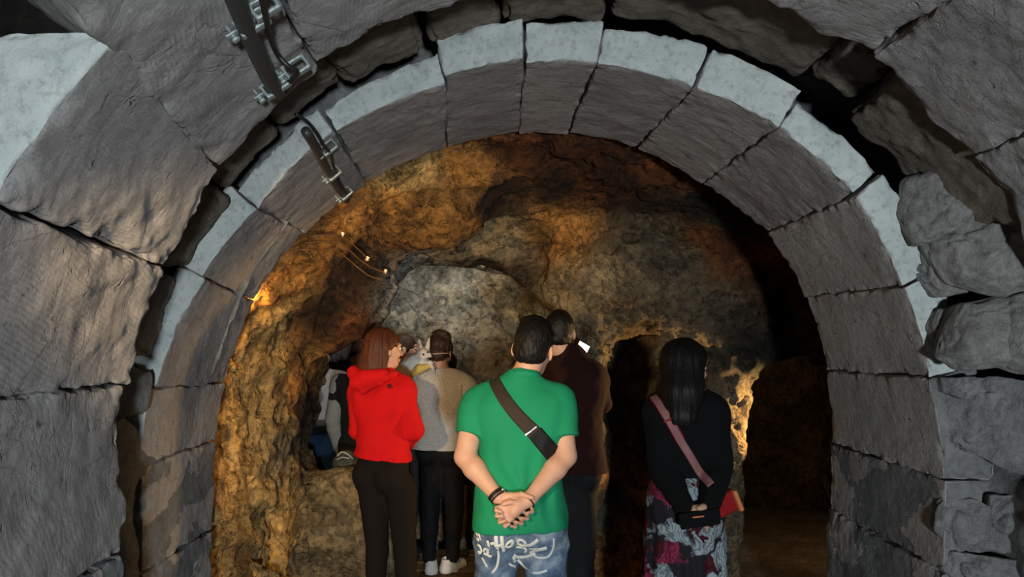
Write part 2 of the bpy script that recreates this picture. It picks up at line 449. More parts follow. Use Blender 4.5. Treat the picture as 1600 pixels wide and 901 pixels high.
# inner arch behind it
BC = (0.07, 1.15); BR = 1.42
arch_b = thing('stone_arch', 'inner arch of split grey stone blocks with pale front faces, around the cave mouth', 'arch', (BC[0], 3.0, 0))
B_J = [(-52, -52), (-26, -29), (-14, -13.5), (-1, -1), (13.3, 12.9), (26.8, 27.4), (41.2, 41.4), (55, 55.7), (67.4, 69.5), (81, 82.4), (91, 91.5), (102.6, 105.4), (120.5, 122.3), (137.5, 137.2), (150.8, 153.2), (168.6, 169.5), (180, 180), (196, 196), (214, 214)]
B_YF = [2.58, 2.58, 2.56, 2.55, 2.58, 2.53, 2.46, 2.46, 2.51, 2.53, 2.58, 2.66, 2.70, 2.84, 2.80, 2.72, 2.70, 2.7, 2.7]
B_YR = [3.5, 3.5, 3.49, 3.48, 3.43, 3.36, 3.31, 3.39, 3.37, 3.42, 3.46, 3.54, 3.51, 3.48, 3.45, 3.43, 3.38, 3.34, 3.34]
B_R1 = [1.62, 1.60, 1.62, 1.60, 1.56, 1.55, 1.545, 1.57, (1.58, 1.55), 1.57, 1.575, (1.54, 1.52), 1.53, (1.57, 1.54), 1.55, 1.55, 1.58, 1.6]
for i in range(18):
    (f0, r0_), (f1, r1_) = B_J[i], B_J[i + 1]
    g = 0.05
    m = M_Bs if i in (2, 3, 4, 5) else M_B[i % 2]
    if i in (0, 1, 2, 16, 17): m = M_SMR
    dr = (0, 0, 0.006, 0, 0.004, 0.0, 0.008, 0.0, 0.006, 0.004, 0.012, 0.004, 0.0, 0.006, 0.0, 0.006, 0, 0)[i]
    yo = (0, 0, 0, 0, 0, .0, .015, -.01, .01, 0, -.02, .03, .0, 0, .02, 0, 0, 0)[i]
    seat(voussoir(arch_b, BC[0], BC[1], (f0 + g, f1 - g), (r0_ + g, r1_ - g), (B_YF[i] + yo, B_YF[i + 1] + yo), (B_YR[i], B_YR[i + 1]), BR + dr, B_R1[i],
             [m, M_MORT if (i < 4 or i > 15) else M_FACE], 50 + i * 1.91, rough=0.005 if i not in (2, 3, 4, 5) else 0.0025, rnd=0.007, sp=0.008, yr_noise=0.012, chip=0.012), arch_b)

# rubble packed between the two arches (middle ring)
MC = (0.165, 1.175)
fill = thing('rubble_infill', 'band of rough stones and mortar packed between the outer and inner arch', 'masonry', (MC[0], 2.4, 0))
th = np.radians(np.arange(-52, 233, 0.35)); K = 70
deg = np.degrees(th)
s_ = np.linspace(0, 1, K)
rt = np.clip((12 - deg) / 14, 0, 1) ; lf = np.clip((deg - 166) / 10, 0, 1)
prof = lambda fr, yk=(2.0, 2.12, 2.28, 2.62, 3.2): np.stack([np.interp(s_, [0, .25, .5, .75, 1], yk), np.interp(s_, [0, .25, .5, .75, 1], fr)], 1)
pu = prof([1.95, 1.86, 1.84, 1.84, 1.49], (2.0, 2.12, 2.5, 3.12, 3.24)); pr = prof([1.73, 1.56, 1.51, 1.465, 1.43]); pl = prof([1.7, 1.43, 1.46, 1.53, 1.56])
Vm = []
for i, a in enumerate(th):
    p = pu * (1 - rt[i] - lf[i]) + pr * rt[i] + pl * lf[i]
    Vm.append(ring_xyz(MC[0], MC[1], p[:, 1], np.full(K, a), p[:, 0]))
Vm = np.array(Vm).reshape(-1, 3)
ctr = Vm - np.array([MC[0], 0, MC[1]]); ctr[:, 1] = 0; ctr /= np.linalg.norm(ctr, axis=1, keepdims=True)
ctr[:, 1] = 0.6
Vm = Vm + ctr * (fbm(Vm, 6, 4, 0.55) * 0.022)[:, None]
I = np.arange(len(th) * K).reshape(len(th), K)
Fm = np.stack([I[:-1, :-1].ravel(), I[1:, :-1].ravel(), I[1:, 1:].ravel(), I[:-1, 1:].ravel()], 1)
seat(mesh_obj('mortar_bed', Vm, Fm, M_MORT, fill), fill)
# stones over the crown lying between the rings; angles about the middle centre
for i, (a, b, y0, y1, r0_, m) in enumerate([
        (20.5, 29.5, 2.2, 2.60, 1.58, M_RUB), (30, 51, 2.12, 2.56, 1.545, M_RUBD), (51.5, 57.5, 2.3, 2.60, 1.62, M_RUBD), (58.2, 83.8, 2.10, 2.60, 1.575, M_RUBD),
        (84.5, 97, 2.10, 2.64, 1.575, M_RUBD), (97.7, 107, 2.10, 2.70, 1.56, M_RUBD), (107.8, 119, 2.10, 2.72, 1.56, M_RUBD), (119.7, 129.7, 2.10, 2.74, 1.59, M_RUBD),
        (130.3, 141, 2.10, 2.76, 1.57, M_RUBD), (141.7, 153.5, 2.10, 2.80, 1.55, M_RUBD), (154.7, 166, 2.14, 2.78, 1.555, M_RUB), (167.2, 174, 2.2, 2.70, 1.49, M_RUB)]):
    seat(voussoir(fill, MC[0], MC[1], (a, b), (a, b), (y0, y0), (y1, y1), r0_, r0_ + 0.30, [m], 90 + i * 2.3, rough=0.013, rnd=0.03, sp=0.012, name='rubble_stone', chip=0.025), fill)

def lump(outline, Y, thick, bulge, m, parent, name='rubble_stone', seed=0.0, tilt=(0, 0), rough=0.016, n=90, rings=44):
    """rounded stone whose front outline is traced at distance Y; it bulges towards the camera and has its own thickness"""
    pts = np.array([P(x, y, Y) for x, y in outline])
    c = pts.mean(0); pts = c + (pts - c) * 1.05
    t = np.linspace(0, 1, n, endpoint=False) * len(pts)
    i0 = t.astype(int); f = (t - i0)[:, None]
    ring = pts[i0] * (1 - f) + pts[(i0 + 1) % len(pts)] * f
    for _ in range(2): ring = (np.roll(ring, 1, 0) + 2 * ring + np.roll(ring, -1, 0)) / 4
    V = []; 
    for k in range(rings + 1):
        s = k / rings
        if s < 0.7:
            q = s / 0.7; rad = math.sin(q * math.pi / 2) ** 0.9; dy = -bulge * (1 - rad ** 5)
        else:
            q = (s - 0.7) / 0.3; rad = 1 - 0.6 * q * q; dy = min(thick, 0.12) * q
        for p in ring:
            v = c + (p - c) * rad; v = v.copy(); v[1] += dy + tilt[0] * (v[0] - c[0]) + tilt[1] * (v[2] - c[2]); V.append(v)
    V = np.array(V); I = np.arange((rings + 1) * n).reshape(rings + 1, n); J = np.roll(I, -1, 1)
    Fq = np.stack([I[:-1].ravel(), J[:-1].ravel(), J[1:].ravel(), I[1:].ravel()], 1)
    d = V - (c + np.array([0, thick / 2, 0])); d /= np.maximum(np.linalg.norm(d, axis=1, keepdims=True), 1e-6)
    ridged = 1 - np.abs(fbm(V, 9, 3, 0.5, seed)); 
    fac = np.abs(fbm(V, 5, 2, 0.5, seed + 7)); V = V + d * (fbm(V, 11, 5, 0.62, seed) * rough - np.clip(ridged - 0.88, 0, 1) * 0.12 + fac * 0.02)[:, None] * np.repeat(np.interp(np.arange(rings + 1) / rings, [0, .5, .72, 1], [1, 1, .35, .3]), n)[:, None]
    V[0:n] = V[0:n].mean(0)
    return seat(mesh_obj(name, V, Fq, m, parent), parent)
for i, (ol, Y, th_, bu, tl) in enumerate([
        ([(1425, 275), (1480, 262), (1530, 275), (1562, 315), (1500, 350), (1440, 382), (1420, 330)], 2.42, .3, .05, (-.5, 0)),
        ([(1470, 375), (1510, 345), (1575, 330), (1625, 345), (1612, 440), (1560, 462), (1500, 440)], 2.38, .3, .09, (-.6, 0)),
        ([(1442, 388), (1466, 378), (1480, 410), (1500, 455), (1462, 462), (1440, 430)], 2.50, .2, .03, (-.5, 0)),
        ([(1468, 484), (1492, 480), (1488, 510), (1480, 540), (1466, 533), (1460, 510)], 2.50, .15, .02, (-.5, 0)),
        ([(1500, 478), (1555, 465), (1562, 510), (1552, 570), (1500, 576), (1478, 556), (1486, 515)], 2.40, .3, .09, (-.5, 0)),
        ([(1555, 468), (1600, 456), (1660, 470), (1660, 590), (1600, 583), (1553, 565)], 2.33, .3, .11, (-.5, 0)),
        ([(1480, 592), (1515, 588), (1525, 610), (1500, 622), (1483, 612)], 2.45, .2, .03, (-.5, 0)),
        ([(1500, 600), (1560, 592), (1640, 610), (1640, 720), (1580, 735), (1520, 700), (1505, 650)], 2.40, .2, .03, (-.6, 0)),
        ([(1485, 790), (1520, 780), (1556, 800), (1560, 850), (1500, 862), (1482, 830)], 2.46, .2, .03, (-.5, 0)),
        ([(1505, 870), (1570, 868), (1590, 915), (1520, 925), (1495, 900)], 2.42, .2, .03, (-.5, 0)),
        ([(1570, 780), (1640, 770), (1650, 860), (1590, 855), (1568, 820)], 2.36, .2, .03, (-.5, 0))]):
    if i >= 6: Y, bu, tl = Y + 0.07, 0.012, (-0.9, 0)
    lump(ol, Y, th_, bu, M_RUB if i < 6 else M_MORT, fill, seed=i * 3.3, tilt=tl)

# wall around the arches facing the camera, and the masonry mass to either side
def annulus(name, c, Y, r0, r1, m, z0=0.0, amp=0.03, seed=0, kind='structure'):
    A = np.radians(np.linspace(-75, 255, 420)); Rr = np.linspace(r0, r1, 60)
    g = np.array([[(c[0] + r * math.cos(a), Y, max(z0, c[1] + r * math.sin(a))) for r in Rr] for a in A]).reshape(-1, 3)
    g[:, 1] += fbm(g, 5, 4, 0.55, seed) * amp
    I = np.arange(len(g)).reshape(len(A), len(Rr))
    Fq = np.stack([I[:-1, :-1].ravel(), I[:-1, 1:].ravel(), I[1:, 1:].ravel(), I[1:, :-1].ravel()], 1)
    return tag(mesh_obj(name, g, Fq, m), kind=kind)
annulus('wall_front', AC, 1.86, 1.60, 4.2, M_DARK)
# ------------------------------------------------------------------ cave
CH = 0.024
cave = Field((-2.9, 3.36, -0.15), (3.3, 7.9, 3.0), CH)
X = cave.ax[0][:, None, None]; Y = cave.ax[1][None, :, None]; Z = cave.ax[2][None, None, :]
def smin(a, b, k):
    h = np.clip(0.5 + 0.5 * (b - a) / k, 0, 1); return b * (1 - h) + a * h - k * h * (1 - h)
def smax(a, b, k): return -smin(-a, -b, k)
def sup(x, z, cx, cz, a, b, n, zlow=True):
    q = np.maximum(z - cz, 0) if zlow else np.abs(z - cz)
    return ((np.abs((x - cx) / a) ** n + (q / b) ** n) ** (1.0 / n) - 1) * min(a, b)
hz = 1.60 - 0.40 * np.clip((Y - 3.4) / 1.4, 0, 1.3)
half = 1.66 + 0.16 * np.clip(3.95 - Y, 0, 1)
q1 = (np.abs((X - 0.28) / half) ** 2.6 + (np.maximum(Z - 1.05, 0) / hz) ** 2.6) ** (1 / 2.6)
v1 = smax((q1 - 1) * 1.3, Y - 4.78 - 0.10 * np.sin(X * 3), 0.12)
v1 = smax(v1, 3.0 - Y, 0.01)
o2 = sup(X, Z, -0.43, 1.05, 0.93, 1.12, 2.3)
v2 = smax(smax(o2, Y - 5.6, .05), 4.2 - Y, .05)
v3 = smax(smax(smax(np.abs(X + 1.0) - 1.75, Z - 2.55 + 0.10 * (X + 0.4), 0.3), Y - 7.3, 0.2), 5.25 - Y, 0.15)
gr = smax(-(X + 1.22 + 0.25 * (Z - 1.2)), 6.18 - Y + 0.25 * (Z - 1.0) + 0.12 * X, 0.15)       # big pale rock behind the people
v3 = smax(v3, -gr, 0.1)
o4 = sup(X, Z, 1.93, 0.85, 0.52, 0.70, 2.2)
v4 = smax(smax(o4, Y - 5.5, .05), 4.2 - Y, .05)
v5 = smax(smax(smax(np.abs(X - 2.15) - 0.85, Z - 1.95, 0.3), Y - 7.2, 0.2), 5.05 - Y, 0.12)
air = smin(v1, v2, 0.10); air = smin(air, v3, 0.14); air = smin(air, v4, 0.06); air = smin(air, v5, 0.10)
del v1, v2, v3, v4, v5, o2, o4, q1, gr
cave.D = (-air).astype(np.float32); del air
# added rock masses: parapet under the left opening, hanging bulges
cave.box((-1.29, 4.88, 0.33), (0.56, 0.20, 0.44), (0, 0.05, 0), 0.12, 0.10)
cave.box((-1.66, 4.72, 0.7), (0.22, 0.26, 1.4), (0, 0.0, 0), 0.12, 0.12)
cave.ell((-0.55, 4.35, 2.42), (0.42, 0.36, 0.26), (0, 0.3, 0.4), 0.12)
cave.ell((0.62, 4.70, 2.05), (0.40, 0.30, 0.42), (0, -0.3, 0), 0.15)
cave.ell((1.2, 4.65, 1.95), (0.38, 0.26, 0.35), (0, 0.2, 0), 0.15)
cave.ell((-1.05, 4.65, 1.95), (0.28, 0.25, 0.42), (0, 0.7, 0), 0.12)
cave.ell((0.50, 4.78, 1.2), (0.14, 0.22, 0.9), (0, 0.05, 0), 0.12)
cave.ell((0.15, 5.75, 2.22), (0.5, 0.22, 0.16), (0, 0.12, 0), 0.12)
cave.ell((1.36, 4.74, 0.55), (0.10, 0.12, 0.75), (0, 0.0, 0), 0.1)
def cave_noise(p):
    a = fbm(p, 1.6, 2, 0.5, 2.0) * 0.055
    b = (1 - np.abs(fbm(p * np.array([1, 1, 1.4]), 3.1, 3, 0.55, 9.0)))
    return a - (b - 0.55) * 0.065
cave.wrinkle(cave_noise, 0.22)
def raymarch(px, py, y0=3.5):
    d = np.array([(px - 800) / F_PX, 1.0, -(py - HZ) / F_PX]); t = y0
    while t < 7.8:
        p = np.array([0, 0, CAM_Z]) + d * t
        i = np.round((p - cave.lo) / CH).astype(int)
        if np.all(i >= 0) and np.all(i < cave.n) and cave.D[tuple(i)] < 0: return p
        t += 0.012
    return None
for x, y, r in ((372, 566, .032), (439, 777, .042), (446, 736, .045), (487, 765, .032), (473, 852, .032), (548, 794, .034), (410, 640, .026), (985, 372, .05), (930, 470, .04), (1010, 460, .035), (1040, 355, .05), (1060, 545, .04), (1090, 500, .03), (690, 470, .04), (755, 455, .05)):
    p = raymarch(x, y)
    if p is not None: cave.ell(p, (r, r * 1.5, r * 0.85), (0, 0.3, 0), 0.012, 'cut')
for pa, pb in (((371, 862), (400, 868)), ((400, 868), (425, 885)), ((425, 885), (445, 905))):
    a, b = raymarch(*pa), raymarch(*pb)
    if a is not None and b is not None: cave.cone(a, b, 0.035, 0.035, 0.01, 'cut')
cv = [raymarch(*q) for q in ((748, 298), (690, 306), (640, 310), (604, 322), (592, 355), (560, 392), (530, 420), (508, 470), (500, 520))]
for a, b in zip(cv[:-1], cv[1:]):
    if a is not None and b is not None and np.linalg.norm(a - b) < 0.6: cave.cone(a, b, 0.035, 0.035, 0.02, 'cut')
CVt, CFt = surface_nets(cave.D, cave.lo, CH)
CN = vert_normals(CVt, CFt)
rid = 1 - np.abs(fbm(CVt, 7.5, 4, 0.6, 4.0))
CVt = CVt + CN * (fbm(CVt, 12, 4, 0.6, 1.0) * 0.010 - np.clip(rid - 0.84, 0, 1)  * 0.22)[:, None]
CN = vert_normals(CVt, CFt)
cen = CVt[CFt].mean(1)
# drop faces lying outside the visible shell (the outer box of the field and the far side of the rock)
inside = (cen[:, 2] > -0.12)
def cave_mat(name, stops, patch=None, patch_s=3.0, soot=None, plaster=None, bs=0.9, pl_s=2.4):
    t = NT(name); t.b.inputs['Roughness'].default_value = 0.9; t.b.inputs['Specular IOR Level'].default_value = 0.2
    ob = t.coord('Object')
    c = t.ramp(t.noise(ob, 2.6, 9, 0.68, 0.3), stops)
    if plaster: 
        pm = t.ramp(t.noise(ob, pl_s, 4, 0.55), [(0.52, 0), (0.535, 1)]); c = t.mix(pm, c, plaster)
    if patch: c = t.mix(t.ramp(t.noise(t.coord('Object', (1, 1.3, 1)), patch_s, 6, 0.62), [(0.53, 0), (0.60, 1)]), c, patch)
    c = t.mix(1.0, c, t.ramp(t.noise(ob, 26, 8, 0.72), [(0.34, 0.42), (0.58, 1.1)]), 'MULTIPLY')
    t.color(c)
    b = t.bump(t.noise(ob, 9, 9, 0.72, 0.2), 1.0, 0.05 * bs)
    vo = t.n('ShaderNodeTexVoronoi', Scale=22.0); t.l(ob, vo.inputs['Vector'])
    b = t.bump(t.ramp(t.noise(ob, 33, 4, 0.6), [(0.3, 0), (0.42, 1)]), 0.5 * bs, 0.012, b)
    return t.m
def tinted_rock(name, bs=1.0):
    t = NT(name); t.b.inputs['Roughness'].default_value = 0.85; t.b.inputs['Specular IOR Level'].default_value = 0.3
    ob = t.coord('Object'); at = t.n('ShaderNodeVertexColor', layer_name='tint'); tint = at.outputs['Color']
    v = t.ramp(t.noise(ob, 3.0, 9, 0.70, 0.4), [(0.34, 0.28), (0.5, 0.85), (0.66, 1.5)])
    c = t.mix(1.0, tint, v, 'MULTIPLY')
    pm = t.ramp(t.noise(ob, 2.3, 5, 0.58, 0.3), [(0.53, 0), (0.55, 1)]); c = t.mix(t.math('MULTIPLY', pm, 0.55), c, t.mix(1.0, tint, (1.9, 1.75, 1.55), 'MULTIPLY'))
    dk = t.ramp(t.noise(t.coord('Object', (1.2, 1, 1.2)), 3.6, 7, 0.68, 0.8), [(0.56, 0), (0.66, 1)]); c = t.mix(t.math('MULTIPLY', dk, 0.8), c, t.mix(1.0, tint, (0.20, 0.17, 0.15), 'MULTIPLY'))
    c = t.mix(1.0, c, t.ramp(t.noise(ob, 24, 8, 0.74), [(0.34, 0.35), (0.58, 1.15)]), 'MULTIPLY'); t.color(c)
    ck = t.ramp(t.noise(ob, 2.1, 7, 0.66, 1.2), [(0.485, 1), (0.50, 0.12), (0.515, 1)]); c = t.mix(0.8, c, ck, 'MULTIPLY'); t.color(c)
    b = t.bump(t.noise(ob, 8, 10, 0.78, 0.3), 1.0, 0.08 * bs)
    b = t.bump(ck, 0.8, 0.02, b)
    pit = t.ramp(t.noise(ob, 30, 4, 0.6), [(0.3, 0), (0.42, 1)]); b = t.bump(pit, 0.6 * bs, 0.014, b)
    return t.m
# rock colour blended between places on the cave wall, light and shade painted in
OC, ORR, DRK, RED, TAN_, GRY, PIE, PAS, SHD = (0.86, 0.56, 0.21), (0.52, 0.25, 0.065), (0.06, 0.028, 0.014), (0.22, 0.07, 0.02), (0.42, 0.32, 0.18), (0.50, 0.48, 0.42), (0.19, 0.145, 0.09), (0.24, 0.17, 0.08), (0.03, 0.028, 0.02)  # darkest tone paints deep shade into the rock at the right
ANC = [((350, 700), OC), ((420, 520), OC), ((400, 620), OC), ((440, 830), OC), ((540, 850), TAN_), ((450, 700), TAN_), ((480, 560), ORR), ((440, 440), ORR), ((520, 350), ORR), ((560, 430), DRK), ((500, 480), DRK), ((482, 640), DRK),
       ((640, 270), OC), ((620, 340), ORR), ((690, 350), ORR), ((740, 260), ORR), ((800, 240), RED), ((900, 250), RED), ((860, 300), DRK), ((950, 300), RED), ((1050, 320), DRK), ((1120, 400), RED), ((1200, 450), DRK), ((1150, 330), SHD), ((1230, 520), SHD), ((1040, 260), RED), ((760, 320), DRK),
       ((880, 360), ORR), ((780, 380), TAN_), ((930, 450), TAN_), ((900, 510), TAN_), ((960, 480), PIE), ((1020, 480), PIE), ((1060, 440), PIE), ((1100, 500), PIE), ((1000, 400), PIE), ((1000, 560), PIE), ((960, 650), (0.13, 0.13, 0.10)), ((950, 800), (0.13, 0.13, 0.11)), ((1005, 750), ORR), ((1000, 850), ORR), ((1140, 700), (0.28, 0.21, 0.13)), ((1148, 850), (0.30, 0.23, 0.14)), ((1140, 610), (0.24, 0.18, 0.11)),  # greenish anchors paint a cast shadow on the pier, orange the lit strip
       ((610, 480), GRY), ((680, 450), GRY), ((740, 500), GRY), ((640, 520), GRY), ((800, 480), TAN_), ((850, 540), TAN_), ((760, 570), PIE), ((780, 425), DRK), ((540, 530), RED), ((1200, 620), PAS), ((1230, 750), PAS), ((1180, 560), SHD)]
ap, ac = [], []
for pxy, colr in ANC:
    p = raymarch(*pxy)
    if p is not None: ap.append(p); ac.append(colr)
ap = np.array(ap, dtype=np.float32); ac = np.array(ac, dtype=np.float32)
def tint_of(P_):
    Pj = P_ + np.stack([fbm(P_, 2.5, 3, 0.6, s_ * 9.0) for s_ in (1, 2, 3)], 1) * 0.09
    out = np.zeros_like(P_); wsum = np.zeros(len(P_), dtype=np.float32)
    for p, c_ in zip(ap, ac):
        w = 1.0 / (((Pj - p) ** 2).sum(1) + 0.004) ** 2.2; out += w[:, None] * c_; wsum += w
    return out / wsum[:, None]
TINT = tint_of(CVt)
M_CAVE = tinted_rock('shade_tinted_cave_rock')
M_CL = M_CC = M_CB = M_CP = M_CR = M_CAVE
cx_, cy_, cz_ = cen.T
lim = cen + 0
zone = np.full(len(cen), 0)
wob = fbm(cen, 2.2, 3, 0.6, 30) * 0.16
zone[:] = 1                                                   # ceiling
zone[(cy_ + wob > 5.15) & (cx_ < 1.1)] = 2                      # back chamber
zone[(cx_ + wob < -0.9) & (cy_ < 5.15) & (cz_ < 2.0 + wob)] = 0   # left wall
zone[(cy_ < 5.15) & (cx_ < -0.45 ) & (cz_ < 1.1)] = 0
zone[(cx_ + wob > 0.05) & (cy_ < 5.6) & (cy_ + wob > 4.35) & (cz_ < 2.12 + wob * 1.5)] = 3
zone[(cx_ > 1.05) & (cy_ > 4.95)] = 4
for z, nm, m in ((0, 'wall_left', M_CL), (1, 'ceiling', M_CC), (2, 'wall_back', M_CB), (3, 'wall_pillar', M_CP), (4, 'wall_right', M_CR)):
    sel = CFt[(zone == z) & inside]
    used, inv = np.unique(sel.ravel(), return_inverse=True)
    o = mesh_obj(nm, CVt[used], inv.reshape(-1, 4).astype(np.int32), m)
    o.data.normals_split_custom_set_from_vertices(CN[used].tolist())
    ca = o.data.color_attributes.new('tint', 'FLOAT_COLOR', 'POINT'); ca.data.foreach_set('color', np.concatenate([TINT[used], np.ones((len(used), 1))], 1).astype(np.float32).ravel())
    tag(o, kind='structure')
del CVt, CFt, CN, cen, rid, wob

# floor: packed earth with small relief
gx, gy = np.meshgrid(np.arange(-3.4, 3.6, 0.04), np.arange(-0.6, 7.9, 0.04), indexing='ij')
g = np.stack([gx.ravel(), gy.ravel(), np.zeros(gx.size)], 1); g[:, 2] = fbm(g, 3.5, 4, 0.5, 11) * 0.008 - 0.006
I = np.arange(gx.size).reshape(gx.shape)
Ff = np.stack([I[:-1, :-1].ravel(), I[1:, :-1].ravel(), I[1:, 1:].ravel(), I[:-1, 1:].ravel()], 1)
M_FL = cave_mat('trodden_earth_floor', [(0.3, (0.13, 0.10, 0.07)), (0.5, (0.22, 0.17, 0.12)), (0.7, (0.31, 0.25, 0.18))], None, bs=0.3)
tag(mesh_obj('floor', g, Ff, M_FL), kind='structure')
# ------------------------------------------------------------------ figures
def cloth(name, c, rough=0.85, weave=0.0, mottled=0.0, sheen=0.0, wscale=220, bump=0.15):
    t = NT(name); t.b.inputs['Roughness'].default_value = rough; t.b.inputs['Specular IOR Level'].default_value = 0.2
    ob = t.coord('Object')
    if mottled:
        t.color(t.ramp(t.noise(ob, 150, 4, 0.8), [(0.38, tuple(v * (1 - mottled) for v in c)), (0.56, c)]))
    else:
        t.color(t.ramp(t.noise(ob, 6, 4, 0.6), [(0.3, tuple(v * 0.9 for v in c)), (0.7, c)]))
    t.bump(t.noise(ob, wscale, 4, 0.7), bump, 0.003)
    t.b.inputs['Sheen Weight'].default_value = sheen
    return t.m
def skin_mat(name, c):
    t = NT(name); t.b.inputs['Roughness'].default_value = 0.55; t.b.inputs['Specular IOR Level'].default_value = 0.35
    ob = t.coord('Object')
    t.color(t.ramp(t.noise(ob, 25, 5, 0.6), [(0.3, (c[0] * 0.93, c[1] * 0.84, c[2] * 0.8)), (0.7, c)]))
    t.bump(t.noise(ob, 300, 3, 0.6), 0.08, 0.002)
    t.b.inputs['Subsurface Weight'].default_value = 0.12; t.b.inputs['Subsurface Scale'].default_value = 0.01
    t.b.inputs['Subsurface Radius'].default_value = (1, 0.35, 0.2)
    return t.m
def hair_mat(name, c, c2):
    t = NT(name); t.b.inputs['Roughness'].default_value = 0.5; t.b.inputs['Specular IOR Level'].default_value = 0.2
    st = t.noise(t.coord('Object', (130, 130, 9)), 1.0, 4, 0.6, 0.4)
    t.color(t.ramp(st, [(0.3, c), (0.7, c2)])); t.bump(st, 0.7, 0.005)
    return t.m
def plain(name, c, rough=0.5, metal=0.0, spec=0.5):
    t = NT(name); t.color(c); t.b.inputs['Roughness'].default_value = rough; t.b.inputs['Metallic'].default_value = metal
    t.b.inputs['Specular IOR Level'].default_value = spec; return t.m
M_SK = skin_mat('fair_skin', (0.58, 0.345, 0.25)); M_SK2 = skin_mat('tan_skin', (0.52, 0.31, 0.21))
M_HB = hair_mat('dark_brown_hair', (0.018, 0.010, 0.006), (0.07, 0.035, 0.02))
M_HA = hair_mat('auburn_hair', (0.035, 0.010, 0.006), (0.13, 0.038, 0.018))
M_HK = hair_mat('black_hair', (0.003, 0.003, 0.003), (0.010, 0.008, 0.007))

def _cap(s, a, b, ra, rb, k=0.02, op='add', flat=None):
    """tapered cylinder with flat ends"""
    a = np.array(a, float); b = np.array(b, float); m = max(ra, rb) + k + 3 * s.h
    sl, G = s.sub(np.minimum(a, b) - m, np.maximum(a, b) + m)
    if sl is None: return s
    ba = b - a; Ln = float(np.linalg.norm(ba)); ba = ba / Ln
    px, py, pz = G[0] - a[0], G[1] - a[1], G[2] - a[2]
    t = px * ba[0] + py * ba[1] + pz * ba[2]
    qx, qy, qz = px - t * ba[0], py - t * ba[1], pz - t * ba[2]
    if flat is not None:
        f = np.array(flat[0], float); f /= np.linalg.norm(f)
        dt = (qx * f[0] + qy * f[1] + qz * f[2]) * (flat[1] - 1)
        qx, qy, qz = qx + dt * f[0], qy + dt * f[1], qz + dt * f[2]
    d = np.sqrt(qx * qx + qy * qy + qz * qz) - (ra + (rb - ra) * np.clip(t / Ln, 0, 1))
    d = np.maximum(d, np.maximum(t - Ln, -t))
    s.comb(sl, d.astype(np.float32), k, op); return s
Field.cap = _cap

